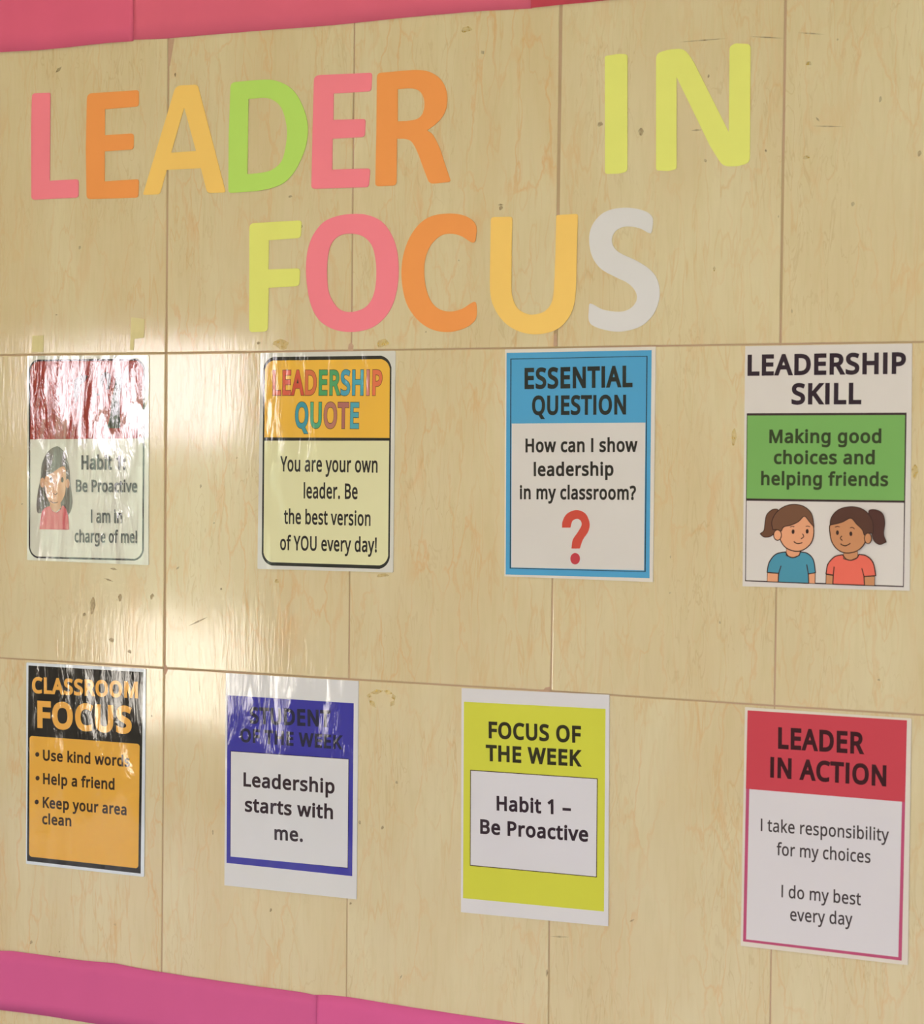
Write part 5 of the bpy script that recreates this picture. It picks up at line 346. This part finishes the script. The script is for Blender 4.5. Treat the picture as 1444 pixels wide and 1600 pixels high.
INKS = {'ink': (42, 38, 36), 'grey_ink': (58, 58, 62), 'dark_green_ink': (36, 40, 38), 'plum_ink': (48, 34, 42), 'olive_ink': (52, 60, 36), 'amber_ink': (226, 160, 72),
        'brown_ink': (52, 34, 24), 'dark_ink': (34, 34, 58), 'olive_dark_ink': (46, 42, 26), 'maroon_ink': (56, 20, 26), 'soft_ink': (66, 55, 56)}
RAINBOW = {'LEADERSHIP': [(205, 98, 66), (205, 88, 66), (198, 80, 60), (205, 105, 66), (76, 148, 92), (80, 148, 95), (70, 142, 158), (76, 152, 164), (188, 104, 90), (215, 106, 70)],
           'QUOTE': [(64, 138, 150), (76, 150, 110), (176, 110, 92), (168, 100, 90), (76, 150, 160)]}

def text_line(name, k, text, box, off, col, depth, parent):
    ax, ay, bx, by, cap = box
    def build(nm, o2, mats, dep, multi=False):
        V, F, I = [], [], []
        x = 0.0; runs = []
        for ch in text:
            cs = glyph(ch, o2)
            if cs: runs.append([[(px + x, py) for px, py in c] for c in cs])
            x += GLYPHS[ch][0] + off * 1.2
        x0 = min(p[0] for r in runs for c in r for p in c) + (o2 - off); x1 = max(p[0] for r in runs for c in r for p in c) - (o2 - off)
        A, B = Vector((ax, ay)), Vector((bx, by)); d = (B - A); sx = d.length / (x1 - x0); u = d.normalized(); w = Vector((-u.y, u.x))
        sy = cap / (714 + 2 * off)
        for gi, r in enumerate(runs):
            flat = [p for c in r for p in c]; base = len(V)
            for px, py in flat:
                q = A + u * ((px - x0) * sx) + w * ((py + off) * sy)
                V.append((q.x * 0.001, -dep, q.y * 0.001))
            for a, b, c in fill(r):
                P, Q, R = flat[a], flat[b], flat[c]
                if (Q[0] - P[0]) * (R[1] - P[1]) - (Q[1] - P[1]) * (R[0] - P[0]) < 0: b, c = c, b
                F.append((base + a, base + b, base + c)); I.append(gi if multi else 0)
        return link(nm, V, F, mats, parent if nm == name else o, I)
    if col == 'rainbow':
        o = None
        o = build(name, off + 13, [ink(k, (62, 50, 40))], depth)
        build('coloured_letters', off - 4, [ink(k, c) for c in RAINBOW[text]], depth + 0.00006, True)
    else:
        o = None
        o = build(name, off, [ink(k, INKS[col])], depth)
    return o

def stroke(name, pts, width, depth, mat, parent, closed=True):
    """a printed outline: a ribbon of even width along a path (mm)"""
    pts = clean(pts); n = len(pts); V, F = [], []
    for i in range(n):
        a = pts[i - 1] if (closed or i > 0) else pts[i]; b = pts[(i + 1) % n] if (closed or i < n - 1) else pts[i]
        t = Vector((b[0] - a[0], b[1] - a[1])); t = t.normalized() if t.length else Vector((1, 0))
        for s in (1, -1): V.append(((pts[i][0] - t.y * s * width / 2) * 0.001, -depth, (pts[i][1] + t.x * s * width / 2) * 0.001))
    for i in range(n if closed else n - 1):
        j = (i + 1) % n
        F.append((2 * i, 2 * i + 1, 2 * j + 1, 2 * j))
    return link(name, V, F, mat, parent)

def rounded(quad, r, steps=6):
    out = []; n = len(quad)
    for i in range(n):
        a, b, c = Vector(quad[i - 1]), Vector(quad[i]), Vector(quad[(i + 1) % n])
        rr = r[i] if isinstance(r, (list, tuple)) else r
        if rr <= 0: out.append(tuple(b)); continue
        A = b + (a - b).normalized() * rr; C = b + (c - b).normalized() * rr
        B2 = b + ((A - b) + (C - b)) * 0.18
        for q in range(steps + 1):
            t = q / steps
            P = A * (1 - t) ** 2 + B2 * 2 * t * (1 - t) + C * t * t
            out.append((P.x, P.y))
    return out

def tag(o, label=None, cat=None, group=None, kind=None):
    if label: o['label'] = label
    if cat: o['category'] = cat
    if group: o['group'] = group
    if kind: o['kind'] = kind
    return o

# ------------------------------------------------------------------ the tiled wall
def tile_material():
    m, n, l, b = new_mat('cream_marbled_tile')
    geo = n.new('ShaderNodeNewGeometry')
    sep = n.new('ShaderNodeCombineXYZ')
    l.new(math_node(n, l, 'MULTIPLY', geo.outputs['Random Per Island'], 37.0), sep.inputs[0])
    l.new(math_node(n, l, 'MULTIPLY', geo.outputs['Random Per Island'], 91.0), sep.inputs[2])
    add = n.new('ShaderNodeVectorMath'); add.operation = 'ADD'
    l.new(geo.outputs['Position'], add.inputs[0]); l.new(sep.outputs[0], add.inputs[1])
    def vec(scale):
        mp = n.new('ShaderNodeMapping'); mp.inputs['Scale'].default_value = scale
        l.new(add.outputs[0], mp.inputs['Vector'])
        return mp.outputs['Vector']
    cloud = ramp(n, l, noise(n, l, vec((11, 1, 3)), 3, 0.4), 0.32, 0.68)
    col = mix_col(n, l, cloud, paint(206, 184, 146), paint(200, 174, 134))
    grain = ramp(n, l, noise(n, l, vec((130, 1, 15)), 3, 0.5), 0.45, 0.8)
    col = mix_col(n, l, math_node(n, l, 'MULTIPLY', grain, 0.26), col, paint(186, 163, 112))
    def veins(scale, width, dist):
        v = noise(n, l, vec(scale), 3, dist, 0.55)
        d = math_node(n, l, 'ABSOLUTE', math_node(n, l, 'SUBTRACT', v, 0.5))
        t = n.new('ShaderNodeMapRange'); t.clamp = True
        t.inputs['From Min'].default_value = 0.0; t.inputs['From Max'].default_value = width
        t.inputs['To Min'].default_value = 1.0; t.inputs['To Max'].default_value = 0.0
        l.new(d, t.inputs['Value'])
        return t.outputs['Result']
    mask = ramp(n, l, noise(n, l, vec((9, 1, 4)), 2), 0.40, 0.62)
    v1 = math_node(n, l, 'MULTIPLY', veins((36, 1, 6.5), 0.024, 0.4), mask)
    col = mix_col(n, l, math_node(n, l, 'MULTIPLY', v1, 0.36), col, paint(196, 146, 92))
    warp = n.new('ShaderNodeTexNoise'); warp.inputs['Scale'].default_value = 1.0; warp.inputs['Detail'].default_value = 3
    l.new(vec((55, 1, 24)), warp.inputs['Vector'])
    wv = n.new('ShaderNodeVectorMath'); wv.operation = 'MULTIPLY_ADD'
    l.new(warp.outputs['Color'], wv.inputs[0]); wv.inputs[1].default_value = (0.75, 0, 0.75); l.new(vec((30, 1, 6.5)), wv.inputs[2])
    vor = n.new('ShaderNodeTexVoronoi'); vor.feature = 'DISTANCE_TO_EDGE'; vor.inputs['Scale'].default_value = 1.0
    l.new(wv.outputs[0], vor.inputs['Vector'])
    net = n.new('ShaderNodeMapRange'); net.clamp = True
    net.inputs['From Min'].default_value = 0.0; net.inputs['From Max'].default_value = 0.05; net.inputs['To Min'].default_value = 1.0; net.inputs['To Max'].default_value = 0.0
    l.new(vor.outputs['Distance'], net.inputs['Value'])
    gate = ramp(n, l, noise(n, l, vec((16, 1, 7)), 2), 0.38, 0.62)
    each = math_node(n, l, 'ADD', 0.25, math_node(n, l, 'MULTIPLY', math_node(n, l, 'FRACT', math_node(n, l, 'MULTIPLY', geo.outputs['Random Per Island'], 13.7)), 0.34))
    col = mix_col(n, l, math_node(n, l, 'MULTIPLY', math_node(n, l, 'MULTIPLY', net.outputs['Result'], gate), each), col, paint(202, 148, 96))
    mask2 = ramp(n, l, noise(n, l, vec((7, 1, 5)), 2), 0.45, 0.65)
    v2 = math_node(n, l, 'MULTIPLY', veins((55, 1, 10), 0.018, 0.7), mask2)
    col = mix_col(n, l, math_node(n, l, 'MULTIPLY', v2, 0.30), col, paint(168, 132, 84))
    l.new(col, b.inputs['Base Color'])
    b.inputs['Roughness'].default_value = 0.075; b.inputs['Specular IOR Level'].default_value = 0.5
    h = math_node(n, l, 'ADD', math_node(n, l, 'MULTIPLY', noise(n, l, vec((75, 1, 12)), 2, 0.8), 0.00008), math_node(n, l, 'MULTIPLY', noise(n, l, vec((9, 1, 5)), 1), 0.0006))
    h = math_node(n, l, 'ADD', h, math_node(n, l, 'MULTIPLY', noise(n, l, vec((210, 1, 26)), 2, 1.0), 0.00010))
    bp = n.new('ShaderNodeBump'); bp.inputs['Strength'].default_value = 1.0; bp.inputs['Distance'].default_value = 1.0
    l.new(h, bp.inputs['Height']); l.new(bp.outputs['Normal'], b.inputs['Normal'])
    return m

def grout_material():
    m, n, l, b = new_mat('brown_grout')
    l.new(mix_col(n, l, ramp(n, l, noise(n, l, position(n, l, (6, 1, 9)), 4), 0.35, 0.65), paint(166, 138, 100), paint(176, 138, 112)), b.inputs['Base Color'])
    b.inputs['Roughness'].default_value = 0.9
    return m

# measured joints (m): four uprights at each of four courses; the rest of the wall carries on at 302 x 450 mm
JOINTS = [[[0.0006, 0.4527], [0.3005, 0.4519], [0.6048, 0.4521], [0.9065, 0.4542]], [[0.0005, -0.0007], [0.3006, -0.0007], [0.6037, -0.0007], [0.9062, -0.0001]], [[0.0012, -0.4501], [0.3015, -0.4495], [0.602, -0.4488], [0.9052, -0.4499]], [[0.0004, -0.8928], [0.3023, -0.8946], [0.6045, -0.8956], [0.9056, -0.8966]]]
PITCH = 0.302
def joint_x(i, r):
    """x of upright joint i on course line r (0 = under the upper border, 3 = over the lower border)"""
    row = JOINTS[max(0, min(3, r))]
    if 0 <= i <= 3: return row[i][0]
    return row[0][0] + i * PITCH if i < 0 else row[3][0] + (i - 3) * PITCH
def joint_z(i, r):
    if 0 <= r <= 3: return JOINTS[r][max(0, min(3, i))][1] + Z0
    return JOINTS[0][0][1] + Z0 - r * 0.45 if r < 0 else JOINTS[3][0][1] + Z0 - (r - 3) * 0.45
GAP_X = {(0, 0): 0.0030, (0, 1): 0.0030, (0, 2): 0.0022, (1, 0): 0.0021, (1, 1): 0.0019, (1, 2): 0.0016, (2, 0): 0.0044, (2, 1): 0.0024, (2, 2): 0.0018, (3, 0): 0.0030, (3, 1): 0.0020, (3, 2): 0.0016}
V, F, I = [], [], []
rng = random.Random(4)
ROWS = range(-3, 5); COLS = range(-16, 18)
for r in ROWS:
    for c in COLS:
        gl = GAP_X.get((c, r), 0.0022) / 2; gr = GAP_X.get((c + 1, r), 0.0022) / 2; gt = gb = 0.0011
        q = [(joint_x(c, r + 1) + gl, joint_z(c, r + 1) + gb), (joint_x(c + 1, r + 1) - gr, joint_z(c + 1, r + 1) + gb),
             (joint_x(c + 1, r) - gr, joint_z(c + 1, r) - gt), (joint_x(c, r) + gl, joint_z(c, r) - gt)]
        q = [(x, max(0.001, min(z, ROOM[3]))) for x, z in q]
        if q[3][1] - q[0][1] < 0.01: continue
        tilt = [rng.uniform(-0.0003, 0.0003) for _ in range(4)]
        cx = sum(p[0] for p in q) / 4; cz = sum(p[1] for p in q) / 4
        base = len(V)
        for (ins, dep, tl) in ((0.0, 0.0016, 0), (0.0, 0.0006, 1), (0.0004, 0.00015, 1), (0.0014, 0.0, 1)):
            for p, t in zip(q, tilt):
                V.append((p[0] + math.copysign(ins, cx - p[0]), dep + t * tl, p[1] + math.copysign(ins, cz - p[1])))
        for s in range(3):
            for e in range(4):
                a = base + s * 4 + e; b_ = base + s * 4 + (e + 1) % 4
                F.append((a, b_, b_ + 4, a + 4)); I.append(0)
        F.append(tuple(base + 12 + e for e in range(4))); I.append(0)
base = len(V)
for x, z in ((ROOM[0], 0), (ROOM[1], 0), (ROOM[1], ROOM[3]), (ROOM[0], ROOM[3])):
    V.append((x, 0.0010, z))
F.append((base, base + 1, base + 2, base + 3)); I.append(1)
for x, y, z in ((ROOM[0], 0.15, 0), (ROOM[1], 0.15, 0), (ROOM[1], 0.15, ROOM[3]), (ROOM[0], 0.15, ROOM[3])): V.append((x, y, z))
for e in range(4):
    a, b_ = base + e, base + (e + 1) % 4
    F.append((a, a + 4, b_ + 4, b_)); I.append(1)
F.append((base + 7, base + 6, base + 5, base + 4)); I.append(1)
wall = link('wall_back', V, F, [tile_material(), grout_material()], None, I)
tag(wall, kind='structure')
bv = None

# wear on the tiles: specks, scuffs, dried glue, chipped grout
def patches(name, polys, mat, out):
    V, F = [], []
    for pts in polys:
        b0 = len(V); cx = sum(p[0] for p in pts) / len(pts); cy = sum(p[1] for p in pts) / len(pts)
        for x, y in pts: V.append((x * 0.001, -out, y * 0.001 + Z0))
        V.append((cx * 0.001, -out - 0.00002, cy * 0.001 + Z0))
        for i in range(len(pts)):
            t = (b0 + i, b0 + (i + 1) % len(pts), b0 + len(pts))
            A, B = pts[i], pts[(i + 1) % len(pts)]
            F.append(t if (B[0] - A[0]) * (cy - A[1]) - (B[1] - A[1]) * (cx - A[0]) > 0 else (t[1], t[0], t[2]))
    return link(name, V, F, mat, wall)
def soft_mark(name, c, strength):
    m, n, l, b = new_mat(name)
    b.inputs['Base Color'].default_value = paint(*c); b.inputs['Roughness'].default_value = 0.6
    f = ramp(n, l, noise(n, l, position(n, l, (200, 200, 200)), 3), 0.05, 0.8)
    l.new(math_node(n, l, 'MULTIPLY', f, strength), b.inputs['Alpha'])
    return m
patches('scuff_mark', [p for k, p in STAINS if k == 'dark'], soft_mark('dark_scuff', (160, 128, 86), 0.7), 0.0006)
patches('faint_scratch', [p for k, p in STAINS if k == 'faint'], soft_mark('faint_scratch', (184, 156, 108), 0.6), 0.0006)
patches('dried_glue_stain', [p for k, p in STAINS if k == 'yellow'], soft_mark('yellow_glue', (216, 174, 74), 0.55), 0.0006)
patches('chipped_grout', CHIPS, matte('chipped_grout', (186, 146, 118), 0.9, 0.1, (200, 200, 200)), 0.0005)

# ------------------------------------------------------------------ the rest of the room
def box_mesh(name, boxes, mat, kind='structure'):
    V, F = [], []
    for x0, x1, y0, y1, z0, z1 in boxes:
        b0 = len(V)
        V += [(x, y, z) for z in (z0, z1) for x, y in ((x0, y0), (x1, y0), (x1, y1), (x0, y1))]
        F += [tuple(b0 + i for i in f) for f in ((3, 2, 1, 0), (4, 5, 6, 7), (0, 1, 5, 4), (1, 2, 6, 5), (2, 3, 7, 6), (3, 0, 4, 7))]
    o = link(name, V, F, mat)
    return tag(o, kind=kind)
X0, X1, YW, ZC = ROOM
cream = matte('cream_wall_paint', (205, 188, 160)); white = matte('white_ceiling_paint', (222, 208, 196))
box_mesh('floor', [(X0 - 0.15, X1 + 0.15, YW - 0.2, 0.15, -0.2, 0.0)], matte('grey_floor', (176, 172, 172), 0.5))
box_mesh('ceiling', [(X0 - 0.15, X1 + 0.15, YW - 0.2, 0.15, ZC, ZC + 0.15)], white)
box_mesh('wall_left', [(X0 - 0.15, X0, YW, 0.0, 0, ZC)], cream)
box_mesh('wall_right', [(X1, X1 + 0.15, YW, 0.0, 0, ZC)], cream)
xs = sorted({X0, X1} | {v for o in OPENINGS for v in o[:2]})
bx = []
for a, b_ in zip(xs, xs[1:]):
    op = [o for o in OPENINGS if o[0] <= a + 1e-6 and o[1] >= b_ - 1e-6]
    if op: bx += [(a, b_, YW - 0.2, YW, 0, op[0][2]), (a, b_, YW - 0.2, YW, op[0][3], ZC)]
    else: bx.append((a, b_, YW - 0.2, YW, 0, ZC))
box_mesh('wall_front', bx, cream)
wood = matte('window_frame_paint', (120, 92, 70), 0.6)
for i, (a, b_, c, d) in enumerate(OPENINGS):
    t = 0.04; bars = [(a, a + t, YW - 0.12, YW - 0.06, c, d), (b_ - t, b_, YW - 0.12, YW - 0.06, c, d), (a + t, b_ - t, YW - 0.12, YW - 0.06, c, c + t), (a + t, b_ - t, YW - 0.12, YW - 0.06, d - t, d)]
    if b_ - a > 1: bars += [((a + b_) / 2 - 0.02, (a + b_) / 2 + 0.02, YW - 0.12, YW - 0.06, c + t, d - t)]
    box_mesh('window_%d' % (i + 1), bars, wood)  # the last frame edges the unseen opening added for even light
box_mesh('glare_ground_1', [(-30, 30, -30, YW - 0.2, -0.25, -0.05)], matte('courtyard_paving', (205, 190, 172), 0.9))  # unseen ground added as a bright patch low in the reflections
box_mesh('added_dark_backdrop', [(-30, 30, -12.3, -12.0, -0.05, 1.32)], matte('dark_backdrop_paint', (96, 100, 84), 0.9))  # unseen dark block added to dim the middle of the window's reflection

# ------------------------------------------------------------------ pink paper border
def strip(name, lower, upper, c, label, out, seed):
    """a run of border paper between two edges (mm), pinned flat with slight ripples"""
    rg = random.Random(seed); ph = [rg.uniform(0, 6.28) for _ in range(3)]
    x0 = max(lower[0][0], upper[0][0]); x1 = min(lower[-1][0], upper[-1][0])
    def at(e, x):
        for (a, b), (c2, d) in zip(e, e[1:]):
            if a <= x <= c2: return b + (d - b) * (x - a) / max(c2 - a, 1e-6)
        return e[-1][1] if x > e[-1][0] else e[0][1]
    n = max(8, int((x1 - x0) / 8)); m_ = 5; V, F = [], []
    for s, off in ((0, 0.0), (1, 0.0004)):
        for i in range(n + 1):
            x = x0 + (x1 - x0) * i / n
            for j in range(m_ + 1):
                f = j / m_; z = at(lower, x) * (1 - f) + at(upper, x) * f
                w = 0.0005 * (1 + math.sin(x * 0.045 + ph[0])) + 0.0003 * (1 + math.sin(x * 0.11 + f * 2 + ph[1]))
                V.append((x * 0.001, -(out + w) + off, z * 0.001 + Z0))
    q = (n + 1) * (m_ + 1)
    for i in range(n):
        for j in range(m_):
            a = i * (m_ + 1) + j; b_ = a + m_ + 1
            F += [(a, b_, b_ + 1, a + 1), (q + a, q + a + 1, q + b_ + 1, q + b_)]
    for i in range(n):
        a = i * (m_ + 1); b_ = a + m_ + 1
        F += [(a, a + q, b_ + q, b_), (a + m_, b_ + m_, b_ + m_ + q, a + m_ + q)]
    for j in range(m_):
        a = n * (m_ + 1) + j
        F += [(j, j + 1, j + 1 + q, j + q), (a, a + q, a + 1 + q, a + 1)]
    o = link(name, V, F, matte('border_paper_%02x%02x%02x' % c, c, 0.8, 0.045, (13, 13, 9)), None, None, True)
    return tag(o, label, 'border strip', 'pink paper border strips')
def shift(e, dx, dz): return [[a + dx, b + dz] for a, b in e]
def level(e, z): return [[e[0][0], z], [e[-1][0], z]]
strip('border_strip', STRIPS['top0'], level(STRIPS['top0'], 572), (213, 90, 116), 'pink paper border strip at the upper left corner, left of the first seam', 0.0018, 1)
strip('border_strip', STRIPS['top1'], level(STRIPS['top1'], 572), (213, 94, 114), 'long pink paper border strip above the word LEADER', 0.0008, 2)
strip('border_strip', STRIPS['top2'], level(STRIPS['top2'], 572), (198, 68, 80), 'redder pink paper border strip at the top, right of the second seam', 0.0016, 3)
strip('border_strip', STRIPS['botl'], STRIPS['bot0'], (202, 86, 130), 'magenta pink paper border strip along the bottom left, under the orange and black poster', 0.0016, 4)
strip('border_strip', shift(STRIPS['bot1'], 0, -88), STRIPS['bot1'], (206, 86, 132), 'magenta pink paper border strip at the bottom, right of the seam', 0.0008, 5)

# ------------------------------------------------------------------ cut-out letters
PAPER = {'pink': (238, 121, 131), 'orange': (230, 143, 76), 'amber': (236, 184, 98), 'green': (176, 203, 94), 'yellow': (216, 208, 108), 'white': (209, 197, 192)}
WHERE = ['pink paper cutout letter L, first letter of the word LEADER', 'orange paper cutout letter E between the pink L and the amber A', 'amber paper cutout letter A in the word LEADER',
         'green paper cutout letter D', 'pink paper cutout letter E between the green D and the orange R', 'orange paper cutout letter R at the end of LEADER',
         'yellow paper cutout letter I', 'yellow paper cutout letter N at the upper right', 'yellow paper cutout letter F, first letter of FOCUS', 'pink paper cutout letter O in the word FOCUS',
         'orange paper cutout letter C in the word FOCUS', 'amber paper cutout letter U in the word FOCUS', 'white paper cutout letter S at the end of FOCUS']
for (ch, c, cs), label in zip(LETTERS, WHERE):
    ox = min(p[0] for p in cs[0]); oz = min(p[1] for p in cs[0])
    o = solid('cutout_letter', cs, 0.0005, 0.0011, matte('card_' + c, PAPER[c], 0.8, 0.02, (30, 30, 20)), None, 0.001, (ox, oz))
    o.location = (ox * 0.001, 0, oz * 0.001 + Z0)
    tag(o, label, 'paper letter', 'paper cutout letters')

# ------------------------------------------------------------------ posters
WHITE = (208, 194, 187)
LABELS = {1: 'laminated poster with red header, girl portrait and Habit 1 text, crinkled and shiny', 2: 'yellow LEADERSHIP QUOTE poster with orange header and rounded black frame',
          3: 'blue framed ESSENTIAL QUESTION poster with red question mark', 4: 'white LEADERSHIP SKILL poster with green panel and two drawn girls',
          5: 'black and orange CLASSROOM FOCUS poster with three bullet points', 6: 'dark blue STUDENT OF THE WEEK poster with white text box',
          7: 'yellow FOCUS OF THE WEEK poster with white text box', 8: 'red LEADER IN ACTION poster with white text panel'}
SHEET = {1: (205, 196, 178), 2: (205, 194, 182), 3: (212, 196, 182), 4: (208, 192, 182), 5: (206, 203, 205), 6: (206, 196, 192), 7: (207, 195, 192), 8: (210, 192, 176)}
T = 0.0014                                  # front of the sheet, metres off the wall
class Poster:
    def __init__(self, k):
        self.k = k; self.d = POSTERS[k]; self.n = 0
        e = bpy.data.objects.new('poster', None); COL.objects.link(e); e.empty_display_size = 0.05
        e.location = (self.d['o'][0] * 0.001, 0, self.d['o'][1] * 0.001 + Z0)
        self.root = tag(e, LABELS[k], 'poster', 'posters on the tiled wall')
        solid('paper_sheet', [rounded(self.d['sheet'], 1.5 if k in (1, 2, 5) else 0.4, 3)], 0.0005, T, ink(k, SHEET[k]), self.root)
    def dep(self):
        self.n += 1
        return T + 0.00006 * self.n
    def shape(self, key): return self.d['shapes'][key]
    def panel(self, name, pts, c, parent=None, depth=None):
        d = depth or self.dep()
        pts = clean(pts); pts = pts if area(pts) > 0 else pts[::-1]
        V = [(x * 0.001, -d, y * 0.001) for x, y in pts]; F = []
        for a, b, cc in tessellate_polygon([[Vector((x, y, 0)) for x, y in pts]]):
            A, B, C = pts[a], pts[b], pts[cc]
            F.append((a, b, cc) if (B[0] - A[0]) * (C[1] - A[1]) - (B[1] - A[1]) * (C[0] - A[0]) > 0 else (a, cc, b))
        return link(name, V, F, ink(self.k, c), parent or self.root)
    def outline(self, name, pts, w, c, parent=None, closed=True):
        return stroke(name, pts, w, self.dep(), ink(self.k, c), parent or self.root, closed)
    def text(self):
        d = self.dep()
        for name, s, box, off, col in self.d['lines']: text_line(name, self.k, s, box, off, col, d, self.root)

p = Poster(1)
b_ = rounded(p.shape('border')[::-1], 14)
p.panel('text_panel', b_, (203, 193, 176))
hd = p.shape('header'); r_ = rounded(hd, [14, 14, 0, 0])
h_ = p.panel('header_panel', r_, (150, 52, 46))
for q in ('mark_a', 'mark_b', 'mark_c'): p.panel('title_fragment', p.shape(q), (40, 34, 34) if q != 'mark_b' else (42, 50, 40), h_)
p.outline('printed_frame', b_, 2.6, (38, 38, 46))
g_ = p.panel('printed_girl', p.shape('hair'), (92, 82, 76)); g_['label'] = 'long dark hair and head of a drawn girl in a pink top'
for q, nm, c in (('ear', 'ear', (198, 142, 108)), ('ear_r', 'ear', (198, 142, 108)), ('neck', 'neck', (196, 146, 112)), ('shirt', 'shirt', (196, 92, 96)), ('face', 'face', (202, 146, 108))):
    p.panel(nm, p.shape(q), c, g_)
for q in ('eye', 'eye_r'): p.panel('eye', p.shape(q), (70, 56, 50), g_)
for q in ('mouth', 'nose'): p.outline(q, p.shape(q), 1.2, (84, 52, 44), g_, False)
p.text()

p = Poster(2)
p.panel('printed_frame', rounded(p.shape('border'), 16), (40, 40, 38))
inn = p.shape('inner'); p.panel('text_panel', rounded(inn, 13), (214, 201, 156))
p.panel('header_panel', rounded(p.shape('header'), [13, 13, 0, 0]), (226, 168, 62))
p.panel('divider', p.shape('divider'), (40, 40, 38))
p.text()

p = Poster(3)
p.panel('blue_panel', p.shape('border'), (74, 146, 184))
p.panel('text_panel', p.shape('panel'), (206, 192, 183))
p.outline('printed_frame', p.shape('frame'), 1.7, (34, 52, 66))
p.text()
q_ = p.panel('question_mark', p.shape('question_hook'), (196, 70, 56)); p.panel('dot', p.shape('question_dot'), (186, 58, 66), q_)

p = Poster(4)
p.panel('printed_frame', p.shape('outer'), (58, 40, 42))
p.panel('green_panel', p.shape('green'), (116, 158, 84))
p.panel('picture_panel', p.shape('panel'), (208, 192, 182))
p.text()
for pre, hair, tail, skin, shirt, lab in (('a_', (112, 74, 54), (104, 66, 48), (218, 148, 110), (74, 134, 152), 'drawn girl with brown ponytail in a teal shirt'),
                                         ('b_', (84, 52, 42), (80, 48, 42), (192, 128, 88), (222, 100, 82), 'drawn girl with dark ponytail in a coral shirt')):
    S = lambda q: p.shape(pre + q)
    line = (62, 40, 34)
    g_ = p.panel('printed_girl', S('shirt'), shirt); g_['label'] = lab
    for nm, q, c in (('arm', 'arm', skin), ('arm', 'arm_r', skin), ('neck', 'neck', skin)): p.panel(nm, S(q), c, g_); p.outline('ink_outline', S(q), 1.0, line, g_)
    p.outline('ink_outline', S('shirt'), 1.3, line, g_)
    for q in ('sleeve', 'sleeve_r'): p.outline('sleeve_crease', S(q), 1.2, line, g_, False)
    p.panel('ponytail', S('hair_tail'), tail, g_); p.outline('ink_outline', S('hair_tail'), 1.0, line, g_)
    p.panel('face', S('face'), skin, g_); p.outline('ink_outline', S('face'), 1.3, line, g_)
    p.panel('hair', S('hair'), hair, g_); p.outline('ink_outline', S('hair'), 1.1, line, g_)
    p.panel('ear', S('ear'), skin, g_); p.outline('ink_outline', S('ear'), 1.1, line, g_)
    for q in ('eye', 'eye_r'): p.panel('eye', S(q), (58, 38, 34), g_)
    for q in ('brow', 'brow_r'): p.outline('eyebrow', S(q), 0.9, line, g_, False)
    p.outline('nose', S('nose'), 1.1, line, g_, False); p.outline('mouth', S('mouth'), 1.2, line, g_, False)

p = Poster(5)
p.panel('black_panel', p.shape('border'), (30, 28, 28))
p.panel('text_panel', rounded(p.shape('panel'), 4), (220, 158, 62))
for i in range(3): p.panel('bullet_dot', p.shape('bullet%d' % i), (52, 34, 24), depth=T + 0.0003)
p.text()

p = Poster(6)
p.panel('blue_panel', p.shape('border'), (54, 50, 142))
p.panel('text_frame', p.shape('frame'), (40, 34, 70))
p.panel('text_panel', p.shape('panel'), (206, 196, 194))
p.text()

p = Poster(7)
p.panel('yellow_panel', p.shape('border'), (198, 190, 62))
p.panel('text_frame', p.shape('frame'), (70, 54, 40))
p.panel('text_panel', p.shape('panel'), (206, 194, 194))
p.text()

p = Poster(8)
p.panel('printed_frame', p.shape('border'), (178, 74, 104))
p.panel('header_panel', p.shape('header'), (190, 62, 72))
p.panel('text_panel', p.shape('panel'), (206, 192, 190))
p.text()

# old tape left on the tiles above the crinkled poster
tape_m, tn, tl, tb = new_mat('yellowed_tape')
tb.inputs['Base Color'].default_value = paint(205, 184, 130); tb.inputs['Roughness'].default_value = 0.55
for pts, lab in zip(TAPES, ('short strip of old yellowed tape above the left side of the crinkled poster', 'torn strip of old yellowed tape above the right side of the crinkled poster')):
    ox, oz = pts[0]
    o = solid('tape_strip', [pts], 0.0003, 0.0007, tape_m, None, 0.001, (ox, oz)); o.location = (ox * 0.001, 0, oz * 0.001 + Z0)
    tag(o, lab, 'tape', 'old tape strips')
